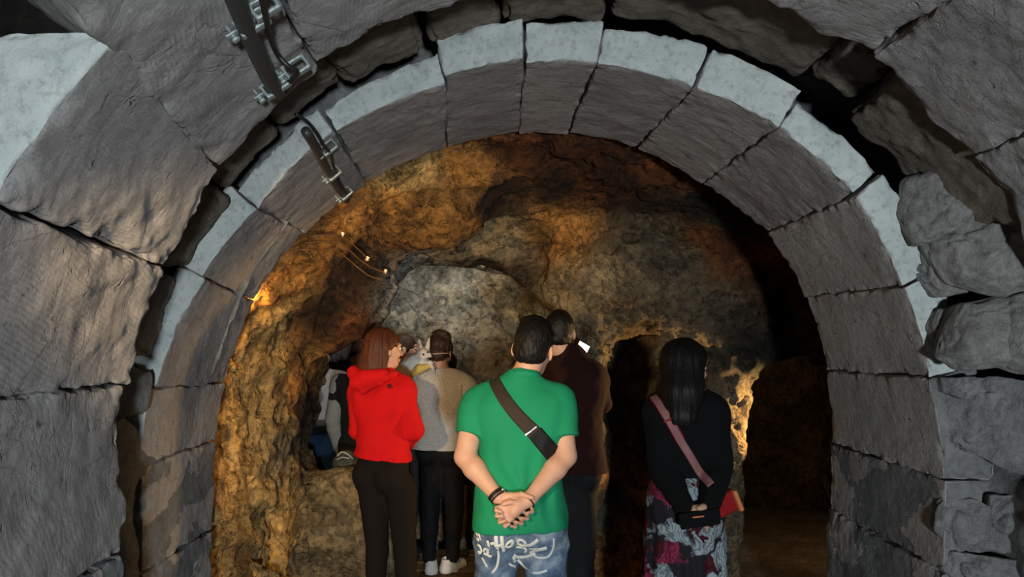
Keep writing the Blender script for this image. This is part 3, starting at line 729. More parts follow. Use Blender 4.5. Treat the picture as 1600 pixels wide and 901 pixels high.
class Fig:
    """figure standing on the floor; local axes: x to its right, y forward, z up"""
    def __init__(s, x, y, yaw=0.0, H=1.72, w=1.0, b=1.0, sw=0.185, lean=(0, 0)):
        s.x, s.y, s.yaw, s.k, s.w, s.b, s.lean = x, y, math.radians(yaw), H / 1.72, w, b, lean
        s.sw = sw; s.J = {}
        k = s.k
        for sd, n in ((-1, 'L'), (1, 'R')):
            s.J['sh' + n] = s.p(sd * sw, -0.005, 1.405); s.J['el' + n] = s.p(sd * (sw + 0.05), -0.03, 1.11); s.J['wr' + n] = s.p(sd * (sw + 0.04), 0.06, 0.87)
            s.J['hp' + n] = s.p(sd * 0.088 * w, 0, 0.90); s.J['kn' + n] = s.p(sd * 0.10, 0.01, 0.49); s.J['an' + n] = s.p(sd * 0.11, -0.02, 0.09)
        s.J['neck'] = s.p(0, 0.0, 1.45); s.set_head(0, 0.01, 1.60)
    def p(s, x, y, z):
        z *= s.k; x = x * 1.0 + s.lean[0] * z; y = y + s.lean[1] * z
        c, n = math.cos(s.yaw), math.sin(s.yaw)
        return np.array([s.x + c * x - n * y, s.y + n * x + c * y, z])
    def d(s, x, y, z=0.0):
        c, n = math.cos(s.yaw), math.sin(s.yaw); return np.array([c * x - n * y, n * x + c * y, z])
    def set_head(s, x, y, z, yaw=0.0, pitch=0.0, roll=0.0, abs_yaw=None, size=1.0):
        s.hc = s.p(x, y, z); a = s.yaw + math.radians(yaw) if abs_yaw is None else math.radians(abs_yaw)
        s.hR = np.array((Matrix.Rotation(a, 3, 'Z') @ Matrix.Rotation(math.radians(pitch), 3, 'X') @ Matrix.Rotation(math.radians(roll), 3, 'Y')))
        s.he = Matrix(s.hR.tolist()).to_euler(); s.hs = size
    def h(s, x, y, z): return s.hc + s.hR @ (np.array([x, y, z]) * s.hs)
    def torso(s, F, o=0.0, chest=1.0):
        w, b, k = s.w, s.b, s.k; r = (0, 0, s.yaw)
        F.ell(s.p(0, 0.0, 1.26), (0.158 * w + o, 0.105 * b + o, 0.20 * k + o), r, 0.03)
        F.cone(s.J['shL'] * 0.84 + s.p(0, 0, 1.405) * 0.16, s.J['shR'] * 0.84 + s.p(0, 0, 1.405) * 0.16, 0.056 + o, 0.056 + o, 0.06)
        for q in ('shL', 'shR'): F.cone(s.p(0, -0.01, 1.47), s.J[q] * 0.9 + s.p(0, 0, 1.42) * 0.1, 0.042 + o * 0.6, 0.042 + o, 0.05)
        F.ell(s.p(0, 0, 1.06), (0.137 * w + o, 0.095 * b + o, 0.17 * k + o), r, 0.05)
        F.ell(s.p(0, 0, 0.93), (0.158 * w + o, 0.108 * b + o, 0.12 * k + o), r, 0.05)
        for q in (-1, 1):
            F.ell(s.p(q * 0.075 * w, -0.045, 0.885), (0.085 * w + o, 0.085 * b + o, 0.09 * k + o), r, 0.03)
            F.ell(s.p(q * 0.085 * w, -0.062 * b, 1.31), (0.065 + o, 0.04 + o, 0.09 + o), r, 0.04)
        return s
    def arm(s, F, n, o=0.0, fr=0.0, to=1.0, r=(0.050, 0.040, 0.026)):
        sh, el, wr = s.J['sh' + n], s.J['el' + n], s.J['wr' + n]
        F.cone(sh, el, r[0] + o, r[1] + o, 0.025)
        F.ell(sh + (el - sh) * 0.12, (0.055 + o,) * 3, (0, 0, 0), 0.03)
        if to > 0.5:
            m = el + (wr - el) * 0.3
            F.cone(el, m, r[1] * 0.98 + o, r[1] * 1.02 + o, 0.012).cone(m, wr, r[1] * 1.02 + o, r[2] + o, 0.012)
        return s
    def leg(s, F, n, o=0.0, r=(0.082, 0.056, 0.036), cut=None):
        hp, kn, an = s.J['hp' + n], s.J['kn' + n], s.J['an' + n]
        w = s.w
        F.cone(hp, kn, r[0] * w + o, r[1] * w + o, 0.03)
        F.cone(kn, an, r[1] * w * 0.96 + o, r[2] + o, 0.02)
        F.ell(kn + (an - kn) * 0.28 + s.d(0, -0.02), (0.048 * w + o, 0.05 * w + o, 0.11), (0, 0, 0), 0.03)
        return s
    def head(s, F, ear=True):
        e = tuple(s.he); q = s.hs
        E = lambda c, r, k=0.015, op='add': F.ell(s.h(*c), tuple(v * q for v in r), e, k, op)
        E((0, -0.012, 0.028), (0.073, 0.092, 0.083)); E((0, 0.028, -0.025), (0.060, 0.060, 0.080), 0.02); E((0, 0.045, -0.078), (0.042, 0.042, 0.030), 0.02)
        E((0, 0.075, 0.030), (0.050, 0.018, 0.012), 0.012)
        F.cone(s.h(0, 0.088, 0.018), s.h(0, 0.108, -0.022), 0.008 * q, 0.0125 * q, 0.01)
        for sd in (-1, 1):
            E((sd * 0.031, 0.092, 0.010), (0.015, 0.012, 0.010), 0.008, 'cut'); E((sd * 0.011, 0.098, -0.026), (0.008, 0.009, 0.007), 0.004)
            E((sd * 0.043, 0.055, -0.020), (0.020, 0.025, 0.022), 0.015)
            if ear:
                F.ell(s.h(sd * 0.077, -0.010, -0.008), (0.009 * q, 0.018 * q, 0.031 * q), (e[0], e[1], e[2] + sd * 0.45), 0.006)
                F.ell(s.h(sd * 0.086, -0.006, -0.004), (0.006 * q, 0.009 * q, 0.017 * q), (e[0], e[1], e[2] + sd * 0.45), 0.004, 'cut')
        E((0, 0.092, -0.052), (0.022, 0.009, 0.006), 0.004); E((0, 0.090, -0.062), (0.020, 0.009, 0.006), 0.004)
        F.cone(s.h(0, -0.018, -0.055), s.J['neck'], 0.052, 0.058, 0.02)
        return s
    def eyes(s, root):
        for sd in (-1, 1):
            F = Field(s.h(sd * 0.031, 0.076, 0.010) - 0.018, s.h(sd * 0.031, 0.076, 0.010) + 0.018, 0.003)
            F.ell(s.h(sd * 0.031, 0.076, 0.010), (0.012,) * 3, (0, 0, 0), 0)
            seat(F.mesh('eye', M_EYE, None), root)
def bounds(x, y, hw, z0, z1, dy=None): return (x - hw, y - (dy or hw), z0), (x + hw, y + (dy or hw), z1)
M_EYE = plain('eye_white', (0.7, 0.68, 0.65), 0.2)
def fin(F, name, m, root, **kw):
    o = F.mesh(name, m, None, **kw); return seat(o, root)
def short_hair(fig, root, m, top=1.0, h=0.004, name='hair', quiff=0.0, nape=-0.062):
    c = fig.hc; F = Field(c - 0.16, c + 0.17, h); e = tuple(fig.he)
    F.ell(fig.h(0, -0.014, 0.034), (0.0785, 0.099, 0.092 * top), e, 0.01)
    F.ell(fig.h(0, -0.045, -0.015), (0.068, 0.062, 0.062), e, 0.02)
    if quiff: F.ell(fig.h(-0.01, 0.045, 0.10), (0.058, 0.055, 0.042), e, 0.03); F.ell(fig.h(-0.022, 0.0, 0.108), (0.046, 0.055, 0.03), e, 0.03)
    F.ell(fig.h(0, 0.115, -0.03), (0.085, 0.078, 0.082), e, 0.008, 'cut')
    for sd in (-1, 1): F.ell(fig.h(sd * 0.085, 0.0, -0.03), (0.022, 0.030, 0.034), e, 0.006, 'cut')
    F.plane(fig.h(0, -0.05, nape), fig.hR @ np.array([0, 0.25, -1.0]), 0.008)
    F.wrinkle(lambda p: fbm(p * np.array([1, 1, .6]), 90, 3, 0.6) * 0.0022 + fbm(p, 28, 2) * 0.003, 0.02)
    return fin(F, name, m, root)
def flow(fig, p, f=70, amp=0.0035):
    """vertical strand grooves running round the head"""
    q = (p - fig.hc); a = np.arctan2(q[:, 1], q[:, 0])
    s = np.stack([np.cos(a) * 0.10, np.sin(a) * 0.10, q[:, 2] * 0.05], 1)
    return fbm(s, f, 3, 0.6, 3) * amp

def surf_y(F, x, z, y0, y1, back=True):
    """first solid point met going forward (+y) at (x, z)"""
    i = int(round((x - F.lo[0]) / F.h)); k = int(round((z - F.lo[2]) / F.h))
    if not (0 <= i < F.n[0] and 0 <= k < F.n[2]): return None
    col = F.D[i, :, k]; j0 = max(0, int((y0 - F.lo[1]) / F.h))
    s = np.where(col[j0:] < 0)[0]
    if len(s) == 0: return None
    j = s[0] + j0
    if j > 0:
        a, b = col[j - 1], col[j]; t = a / (a - b + 1e-9); return F.lo[1] + (j - 1 + t) * F.h
    return F.lo[1] + j * F.h
def ribbon(F, path, width, m, root, name, off=0.003, thick=0.003, n=10, cross=7, y0=-9):
    """strip lying on the near side of a modelled surface; path = list of (x, z)"""
    pts = spline([(x, 0, z) for x, z in path], n); pts = np.array(pts); out = []
    last = None
    N = len(pts)
    for i in range(N):
        t = pts[min(i + 1, N - 1)] - pts[max(i - 1, 0)]; t /= np.linalg.norm(t) + 1e-9; nrm = np.array([-t[2], 0, t[0]])
        wd = width[0] + (width[1] - width[0]) * i / (N - 1) if isinstance(width, (tuple, list)) else width
        row = []
        for j in range(cross):
            q = pts[i] + nrm * wd * (j / (cross - 1) - 0.5)
            y = surf_y(F, q[0], q[2], y0, 9)
            row.append([q[0], y, q[2]])
        ys = [r[1] for r in row if r[1] is not None]
        if not ys: continue
        fill_y = float(np.median(ys))
        for r in row:
            if r[1] is None or abs(r[1] - fill_y) > 0.06: r[1] = fill_y
        out.append(row)
    A = np.array(out, dtype=float); K = len(A)
    if K < 2: return None
    for _ in range(3):
        B = A.copy(); B[1:-1, :, 1] = (A[:-2, :, 1] + 2 * A[1:-1, :, 1] + A[2:, :, 1]) / 4; A = B
    Fr = A.copy(); Fr[:, :, 1] -= off + thick; Bk = A.copy(); Bk[:, :, 1] -= off - thick * 0.5
    V = np.concatenate([Fr.reshape(-1, 3), Bk.reshape(-1, 3)]); I = np.arange(K * cross).reshape(K, cross); J = I + K * cross
    fs = []
    for i in range(K - 1):
        for j in range(cross - 1):
            fs.append((I[i, j], I[i + 1, j], I[i + 1, j + 1], I[i, j + 1])); fs.append((J[i, j], J[i, j + 1], J[i + 1, j + 1], J[i + 1, j]))
        fs.append((I[i, 0], J[i, 0], J[i + 1, 0], I[i + 1, 0])); fs.append((I[i, -1], I[i + 1, -1], J[i + 1, -1], J[i, -1]))
    for j in range(cross - 1):
        fs.append((I[0, j], I[0, j + 1], J[0, j + 1], J[0, j])); fs.append((I[-1, j], J[-1, j], J[-1, j + 1], I[-1, j + 1]))
    return fin_mesh(name, V, fs, m, root)
def fin_mesh(name, V, fs, m, root):
    o = mesh_obj(name, V, [tuple(int(v) for v in f) for f in fs], m, root); return seat(o, root)
def ftube(name, pts, r, m, root, seg=10, closed=False):
    return seat(tube(name, pts, r, m, root, seg, closed), root)
def seat_ring(c, n, r, N=24, ry=None, roll=0.0):
    n = Vector(n).normalized(); x = n.cross(Vector((0, 0, 1)))
    if x.length < 0.1: x = n.cross(Vector((1, 0, 0)))
    x.normalize(); y = n.cross(x); ry = ry or r
    return [Vector(c) + x * math.cos(2 * math.pi * i / N) * r + y * math.sin(2 * math.pi * i / N) * ry for i in range(N)]
def hand(F, wr, palm_c, fingers, thumb, pr=0.018, k=0.010, fr=0.0085):
    """wrist to palm mass, five separate jointed fingers given as point lists"""
    wr = np.array(wr, float); pc = np.array(palm_c, float)
    F.cone(wr, pc, 0.024, 0.026, 0.02)
    for i, f in enumerate(fingers):
        f = [np.array(q, float) for q in f]
        F.cone(pc + (wr - pc) * 0.35, f[0], pr * 0.85, 0.0115, 0.012)
        rr = [fr + 0.0015 - 0.0012 * j for j in range(len(f))]
        F.chain(f, rr, 0.003)
    t = [np.array(q, float) for q in thumb]
    F.cone(wr + (pc - wr) * 0.3, t[0], 0.017, 0.014, 0.012); F.chain(t, [0.0125, 0.011, 0.009][:len(t)], 0.003)
    return F
def shoe(root, x, y, yaw, m_up, m_sole, L=0.27, z=0.0, name='sneaker', h=0.005):
    a = math.radians(yaw); c, n = math.cos(a), math.sin(a)
    W_ = lambda u, v, w: np.array([x + c * u - n * v, y + n * u + c * v, z + w])
    F = Field((x - .2, y - .22, z - .02), (x + .2, y + .24, z + .16), h)
    F.cone(W_(0, -0.055, 0.055), W_(0, 0.13, 0.042), 0.042, 0.038, 0.02, flat=((0, 0, 1), 0.95))
    F.cone(W_(0, -0.05, 0.05), W_(0, -0.045, 0.105), 0.040, 0.036, 0.02)
    F.cone(W_(0, 0.0, 0.07), W_(0, -0.03, 0.10), 0.036, 0.036, 0.02)
    F.cap(W_(0, -0.045, 0.14), W_(0, -0.045, 0.085), 0.027, 0.027, 0.008, 'cut')
    F.plane((x, y, z + 0.022), (0, 0, -1))
    up = fin(F, name, m_up, root)
    S = Field((x - .2, y - .22, z - .02), (x + .2, y + .24, z + .06), h)
    S.cone(W_(0, -0.055, 0.02), W_(0, 0.13, 0.02), 0.047, 0.045, 0.02); S.cone(W_(0, -0.055, 0.03), W_(0, 0.13, 0.03), 0.047, 0.045, 0.0)
    S.plane((x, y, z + 0.032), (0, 0, 1), 0.004); S.plane((x, y, z + 0.002), (0, 0, -1))
    so = S.mesh('sole', m_sole, None); so.parent = up
    return up
# ------------------------------------------------------------------ man in the green polo
M_GREEN = cloth('green_pique_polo', (0.010, 0.235, 0.11), 0.8, wscale=260)
M_STRAP = cloth('brown_black_webbing', (0.035, 0.026, 0.018), 0.7); M_STRAPK = cloth('black_webbing', (0.010, 0.010, 0.011), 0.6)
M_STEEL = plain('brushed_metal', (0.75, 0.74, 0.72), 0.28, 1.0)
M_BLK = plain('black_cord', (0.008, 0.008, 0.008), 0.6)
def denim():
    t = NT('washed_blue_denim'); t.b.inputs['Roughness'].default_value = 0.85
    ob = t.coord('Object')
    c = t.ramp(t.noise(ob, 9, 6, 0.65), [(0.38, (0.05, 0.085, 0.14)), (0.52, (0.13, 0.19, 0.27)), (0.66, (0.34, 0.39, 0.45))])
    t.color(c); t.bump(t.noise(t.coord('Object', (300, 300, 60)), 1, 3, 0.6), 0.3, 0.003); return t.m
M_DEN = denim(); M_PAINT = plain('white_marker_paint', (0.72, 0.72, 0.68), 0.7)
g = Fig(0.035, 3.0, 0, 1.70, 1.10, 1.12, sw=0.192)
q = lambda px, py, Y: np.array(P(px, py, Y))
g.J['shL'] = q(744, 634, 3.0); g.J['shR'] = q(874, 630, 3.0)
g.J['elL'] = q(727, 713, 2.93); g.J['elR'] = q(884, 712, 2.93)
g.J['wrL'] = q(777, 775, 2.84); g.J['wrR'] = q(827, 779, 2.83)
g.J['neck'] = g.p(0.005, 0.0, 1.45)
g.set_head(0.052, 0.02, 1.590, yaw=-16, pitch=-8, roll=7)
root = thing('person', 'man in green polo shirt and painted jeans, hands clasped behind his back', 'person', (g.x, g.y, 0), group=None)
B = Field((g.x - 0.34, g.y - 0.30, 0.62), (g.x + 0.36, g.y + 0.25, 1.76), 0.0042)
g.torso(B, -0.012)
for n in 'LR': g.arm(B, n, 0.0, r=(0.050, 0.0435, 0.026)); g.leg(B, n, -0.01)
g.head(B)
# right hand: palm towards the camera, fingers curling down and left; left hand wraps it from behind
Yh = 2.805
hr = lambda px, py, dy=0.0: q(px, py, Yh + dy)
hand(B, g.J['wrR'], hr(803, 797), [
    [hr(786, 791), hr(776, 793, -.010), hr(775, 797, -.026), hr(783, 799, -.032)],
    [hr(787, 799), hr(777, 801, -.010), hr(776, 806, -.027), hr(785, 806, -.034)],
    [hr(790, 807), hr(781, 811, -.010), hr(781, 816, -.026), hr(789, 813, -.032)],
    [hr(795, 813), hr(788, 818, -.008), hr(789, 822, -.020), hr(795, 818, -.026)]],
    [hr(808, 786, -.006), hr(797, 784, -.018), hr(787, 787, -.022)], pr=0.019)
hl = lambda px, py, dy=0.0: q(px, py, 2.845 + dy)
hand(B, g.J['wrL'], hl(800, 782), [
    [hl(818, 784), hl(831, 790, -.002), hl(832, 799, -.028), hl(824, 801, -.050)],
    [hl(813, 794), hl(824, 803, -.002), hl(824, 810, -.028), hl(815, 809, -.052)],
    [hl(807, 801), hl(816, 812, -.002), hl(815, 818, -.028), hl(806, 815, -.050)],
    [hl(800, 806), hl(806, 818, -.002), hl(805, 823, -.024), hl(798, 821, -.042)]],
    [hl(800, 774, -.02), hl(815, 772, -.045), hl(831, 777, -.055)], pr=0.019)
B.plane((g.x, 0, 0.66), (0, 0, -1))
body = fin(B, 'body', M_SK, root)
T = Field((g.x - 0.33, g.y - 0.24, 0.78), (g.x + 0.34, g.y + 0.24, 1.58), 0.0045)
g.torso(T, 0.012)
T.cone(g.p(0, -0.01, 1.30), g.p(-0.020, -0.015, 0.76), 0.150, 0.166, 0.05, flat=((0, 1, 0), 1.28))
for n, tt in (('L', 0.60), ('R', 0.66)):
    a, b = g.J['sh' + n], g.J['el' + n]; e = a + (b - a) * tt
    T.cone(a, a + (b - a) * 0.25, 0.064, 0.066, 0.03); T.cap(a + (b - a) * 0.05, e, 0.065, 0.066, 0.02)
T.cone(g.J['neck'] + np.array([0, -.01, -.03]), g.J['neck'] + np.array([0.012, 0.0, 0.03]), 0.075, 0.062, 0.03)
T.plane((g.x, g.y, 0.858), (0.03, 0, -1)); T.plane(g.J['neck'] + np.array([0.0, 0, 0.036]), (0.12, 0.5, 1))
def folds(p):
    x = p[:, 0] - g.x; z = p[:, 2]
    low = np.clip((1.28 - z) / 0.25, 0, 1) * np.clip((z - 0.86) / 0.12, 0.25, 1) * np.clip((0.17 - np.abs(x)) / 0.06, 0, 1)
    a = np.sin((x + 0.05 * np.sin(z * 7) + 0.25 * (1.2 - z) * np.sign(x)) * 75 + fbm(p, 5, 2) * 2.2) * 0.013 * low
    return a * (0.75 + 0.5 * vnoise(p * 6)) + fbm(p, 9, 2, 0.5, 4) * 0.006
T.wrinkle(folds, 0.03); T.plane((g.x, g.y, 0.858), (0.03, 0, -1))
shirt = fin(T, 'polo_shirt', M_GREEN, root)
col = []
for i in range(26):
    a = 2 * math.pi * i / 26
    col.append(g.J['neck'] + np.array([0.066 * math.cos(a) + 0.006, 0.066 * math.sin(a) - 0.002, 0.022 - 0.022 * math.sin(a)]))
def band_ring(name, pts, hgt, th_, m, root, out=0.006):
    c = np.mean(pts, 0); V = []; n = len(pts)
    for p in pts:
        d = np.array(p) - c; d[2] = 0; d /= np.linalg.norm(d) + 1e-9
        for (o_, z_) in ((0, hgt), (th_, hgt), (th_ + out, 0), (0, 0)): V.append(np.array(p) + d * o_ + np.array([0, 0, z_]))
    fs = []
    for i in range(n):
        j = (i + 1) % n
        for k in range(4): fs.append((i * 4 + k, i * 4 + (k + 1) % 4, j * 4 + (k + 1) % 4, j * 4 + k))
    return fin_mesh(name, V, fs, m, root)
band_ring('collar', [p + np.array([0, 0, -0.012]) for p in col], 0.030, 0.004, M_GREEN, root, 0.010)
Jn = Field((g.x - 0.26, g.y - 0.22, 0.02), (g.x + 0.26, g.y + 0.22, 0.98), 0.006)
Jn.ell(g.p(-0.004, -0.005, 0.90), (0.163, 0.126, 0.13), (0, 0, 0), 0.03)
for sd in (-1, 1): Jn.ell(g.p(sd * 0.082, -0.055, 0.875), (0.088, 0.088, 0.098), (0, 0, 0), 0.025)
for n, x in (('L', -0.098), ('R', 0.098)):
    Jn.chain([g.p(x, -0.005, 0.86), g.p(x * 1.06, 0.0, 0.50), g.p(x * 1.12, -0.015, 0.06)], [0.096, 0.080, 0.075], 0.03)
Jn.plane((0, 0, 0.04), (0, 0, -1)); Jn.wrinkle(lambda p: fbm(p * np.array([1, 1, 1.6]), 11, 3, 0.55, 8) * 0.007, 0.03)
jeans = fin(Jn, 'jeans', M_DEN, root)
def zp(x, y): px, py = 740 + x / 5.594, 740 + y / 5.594; w = P(px, py, 2.885); return (w[0], w[2])
strokes = [([(195, 520), (198, 580), (208, 640)], 20), ([(148, 608), (180, 598), (200, 625), (245, 612)], 16), ([(246, 520), (252, 610), (264, 690)], 19),
    ([(285, 625), (300, 600), (336, 578), (340, 618), (316, 645), (286, 638), (287, 618)], 15), ([(382, 600), (402, 575), (440, 592), (450, 628), (412, 642), (380, 605)], 16),
    ([(410, 655), (480, 628), (530, 590), (560, 558)], 18), ([(372, 660), (440, 668), (460, 690), (446, 720)], 11), ([(485, 668), (540, 655), (556, 648)], 10),
    ([(640, 645), (575, 662), (525, 690), (500, 722)], 22), ([(500, 718), (560, 748), (640, 742), (682, 700), (700, 635), (702, 556)], 12),
    ([(350, 738), (400, 778), (450, 768), (540, 712)], 15), ([(388, 800), (440, 862), (540, 888), (645, 856)], 13),
    ([(206, 640), (218, 720), (203, 820), (158, 882)], 12), ([(30, 652), (48, 650), (62, 690), (48, 725), (36, 700)], 12),
    ([(82, 700), (98, 666), (124, 690), (110, 722), (84, 712)], 12), ([(120, 580), (130, 640), (116, 718), (156, 736)], 13), ([(70, 755), (92, 795), (116, 835)], 9),
    ([(10, 520), (22, 570), (34, 612)], 14), ([(38, 515), (44, 555), (52, 592)], 11), ([(310, 806), (345, 838), (376, 862)], 11), ([(345, 752), (360, 775), (350, 790), (372, 800)], 14)]
for st, wd in strokes:
    ribbon(Jn, [zp(*s) for s in st], wd / 5.594 / 400 * 1.7, M_PAINT, jeans if False else root, 'painted_lettering', off=0.0005, thick=0.001, n=6, cross=3)
ribbon(T, [zp2 for zp2 in [(P(x, y, 2.88)[0], P(x, y, 2.88)[2]) for x, y in ((768, 589), (781, 612), (799, 637), (818, 658), (836, 676))]], (0.046, 0.058), M_STRAP, root, 'bag_strap', off=0.004, thick=0.003)
ribbon(T, [(P(x, y, 2.88)[0], P(x, y, 2.88)[2]) for x, y in ((836, 675), (850, 692), (866, 712), (880, 735))], (0.062, 0.070), M_STRAPK, root, 'bag_strap', off=0.004, thick=0.0045)
ribbon(T, [(P(x, y, 2.88)[0], P(x, y, 2.88)[2]) for x, y in ((820, 678), (829, 672), (839, 664))], 0.006, M_STEEL, root, 'buckle', off=0.010, thick=0.003)
short_hair(g, root, M_HK, 1.02, quiff=1)
# wrist things
w0 = g.J['wrL']; d0 = w0 - g.J['elL']; d0 /= np.linalg.norm(d0)
for j, (t_, r_) in enumerate(((-0.012, 0.0042), (-0.004, 0.0038), (0.006, 0.0042))):
    ftube('bracelet', seat_ring(w0 + d0 * t_, d0, 0.0305), r_, M_BLK, root, 8, True)
for k in range(3):
    a = 0.5 + k * 0.35; rg = seat_ring(w0 + d0 * -0.003, d0, 0.035, 18)
    Fb = Field(np.array(rg[(11 + k) % 18]) - 0.014, np.array(rg[(11 + k) % 18]) + 0.014, 0.0025); Fb.ell(np.array(rg[(11 + k) % 18]), (0.006, 0.006, 0.006), (0, 0, 0), 0)
    fin(Fb, 'bead', M_STEEL, root)
w1 = g.J['wrR']; d1 = w1 - g.J['elR']; d1 /= np.linalg.norm(d1)
ftube('wristband', seat_ring(w1 + d1 * 0.016, d1 + np.array([.25, 0, .2]), 0.031, ry=0.034), 0.003, M_BLK, root, 8, True)

# ------------------------------------------------------------------ woman in red
M_RED = cloth('red_fleece', (0.62, 0.006, 0.008), 0.9); M_LEG = cloth('black_leggings', (0.008, 0.006, 0.005), 0.9)
r = Fig(-0.735, 4.2, -24, 1.67, 0.98, 1.0, sw=0.165)
r.J['shR'] = q(629, 606, 4.17); r.J['elR'] = q(646, 672, 4.16); r.J['wrR'] = q(634, 690, 4.40)
r.J['shL'] = q(563, 606, 4.28); r.J['elL'] = q(560, 672, 4.30); r.J['wrL'] = q(610, 690, 4.50)
r.J['hpL'] = q(583, 760, 4.2); r.J['hpR'] = q(626, 762, 4.16)
r.J['knL'] = q(590, 860, 4.22); r.J['knR'] = q(633, 862, 4.18); r.J['anL'] = q(587, 940, 4.2) * np.array([1, 1, 0]) + np.array([0, 0, .09]); r.J['anR'] = q(640, 940, 4.15) * np.array([1, 1, 0]) + np.array([0, 0, .09])
r.J['neck'] = q(597, 582, 4.2)
r.set_head(0, 0, 1.6, abs_yaw=-53, pitch=-3); r.hc = q(601, 546, 4.2)
root = thing('person', 'woman with auburn bob in red hooded fleece jacket and black leggings', 'person', (r.x, r.y, 0))
B = Field((r.x - 0.34, r.y - 0.3, 0.04), (r.x + 0.36, r.y + 0.42, 1.72), 0.0065)
r.torso(B, -0.015)
for n in 'LR': r.arm(B, n, -0.008); r.leg(B, n, -0.008)
r.head(B)
for n, sx in (('L', -1), ('R', 1)):
    w_ = r.J['wr' + n]; f_ = np.array([-0.03 * sx, 0.05, 0.0])
    hand(B, w_, w_ + f_, [[w_ + f_ * 1.7 + np.array([0, 0, z]), w_ + f_ * 2.3 + np.array([0, 0, z - .004]), w_ + f_ * 2.7 + np.array([0, 0, z - .018])] for z in (.027, .009, -.009, -.026)], [w_ + f_ + np.array([0, -.02, .02]), w_ + f_ * 1.5 + np.array([0, -.03, .03])])
fin(B, 'body', M_SK, root)
T = Field((r.x - 0.34, r.y - 0.28, 0.86), (r.x + 0.36, r.y + 0.36, 1.56), 0.0055)
r.torso(T, 0.012)
T.cone(r.p(0, 0, 1.25), r.p(0.0, 0.0, 0.90), 0.140, 0.160, 0.05, flat=(r.d(0, 1), 1.25))
for n in 'LR': r.arm(T, n, 0.016)
T.chain([r.J['wrR'], r.J['wrR'] + (r.J['wrR'] - r.J['elR']) * 0.1], [0.045, 0.045], 0.02)
T.plane((r.x, r.y, 0.945), (-0.10, 0, -1)); T.plane(r.p(0, 0, 1.50), (0, 0.2, 1))
T.wrinkle(lambda p: np.sin((p[:, 2] + 0.35 * (p[:, 0] - r.x) + 0.04 * vnoise(p * 6)) * 60) * 0.004 * np.clip((1.12 - p[:, 2]) / 0.15, 0, 1) + fbm(p, 8, 3, 0.5, 6) * 0.007, 0.03)
T.plane((r.x, r.y, 0.945), (-0.10, 0, -1)); fin(T, 'fleece_jacket', M_RED, root)
Hd = Field((r.x - 0.32, r.y - 0.32, 1.22), (r.x + 0.28, r.y + 0.25, 1.62), 0.005)
Hd.chain([q(552, 581, 4.13), q(572, 590, 4.06), q(600, 586, 4.07), q(618, 583, 4.15)], [0.030, 0.034, 0.030, 0.020], 0.03)
Hd.chain([q(553, 581, 4.14), q(556, 598, 4.09), q(567, 611, 4.07)], [0.030, 0.030, 0.014], 0.03)
Hd.chain([q(567, 611, 4.07), q(590, 598, 4.07), q(614, 585, 4.14)], [0.014, 0.017, 0.012], 0.02)
Hd.chain([q(565, 596, 4.07), q(585, 590, 4.06)], [0.034, 0.030], 0.04)
Hd.cone(q(552, 583, 4.14), q(556, 574, 4.22), 0.026, 0.02, 0.02)
Hd.ell(q(588, 568, 4.20), (0.080, 0.075, 0.050), (0, 0, 0), 0.015, 'cut')
Hd.wrinkle(lambda p: fbm(p, 9, 3, 0.55, 2) * 0.006, 0.03)
fin(Hd, 'hood', M_RED, root)
for k, (r0_, w_) in enumerate(((0.029, .004), (0.020, .004), (0.011, .004))):
    cx0, cz0 = P(606, 606, 4.1)[0], P(606, 606, 4.1)[2]
    ribbon(T, [(cx0 + r0_ * math.sin(a), cz0 + r0_ * math.cos(a) * 0.8) for a in (0.1, 0.6, 1.1, 1.5)], 0.006, M_BLK, root, 'embroidered_emblem', off=0.002, thick=0.001, n=4, cross=3)
L_ = Field((r.x - 0.28, r.y - 0.25, 0.05), (r.x + 0.30, r.y + 0.25, 1.0), 0.006)
L_.ell(r.p(0, 0, 0.92), (0.160, 0.112, 0.14), (0, 0, r.yaw), 0.02)
for sd in (-1, 1): L_.ell(r.p(sd * 0.072, -0.05, 0.875), (0.083, 0.083, 0.09), (0, 0, r.yaw), 0.02)
for n in 'LR': r.leg(L_, n, 0.004, r=(0.086, 0.060, 0.040))
L_.plane((0, 0, 0.09), (0, 0, -1))
fin(L_, 'leggings', M_LEG, root)
Hh = Field(r.hc - np.array([0.17, 0.17, 0.19]), r.hc + 0.16, 0.0045); e = tuple(r.he)
Hh.ell(r.h(0, -0.016, 0.036), (0.083, 0.101, 0.090), e, 0.02)
Hh.cone(r.h(0, -0.040, 0.02), r.h(-0.01, -0.070, -0.115), 0.085, 0.080, 0.03)
Hh.cone(r.h(-0.055, -0.0, 0.0), r.h(-0.06, -0.01, -0.11), 0.035, 0.030, 0.02); Hh.cone(r.h(0.060, -0.035, 0.0), r.h(0.055, -0.045, -0.115), 0.030, 0.030, 0.02)
Hh.ell(r.h(0.0, 0.10, -0.035), (0.12, 0.078, 0.098), e, 0.01, 'cut')
Hh.ell(r.h(0.085, 0.048, -0.045), (0.042, 0.056, 0.074), e, 0.01, 'cut')
Hh.plane(r.h(0, 0, -0.125), r.hR @ np.array([0, 0.25, -1]), 0.006)
Hh.wrinkle(lambda p: flow(r, p), 0.03)
fin(Hh, 'hair', M_HA, root)
Fe = Field(r.h(0.088, -0.008, -0.034) - 0.01, r.h(0.088, -0.008, -0.034) + 0.01, 0.0022); Fe.ell(r.h(0.088, -0.008, -0.034), (0.0045,) * 3, (0, 0, 0), 0)
fin(Fe, 'earring', M_STEEL, root); r.eyes(root)
for n in 'LR': shoe(root, r.J['an' + n][0], r.J['an' + n][1], -20, M_LEG, M_BLK)
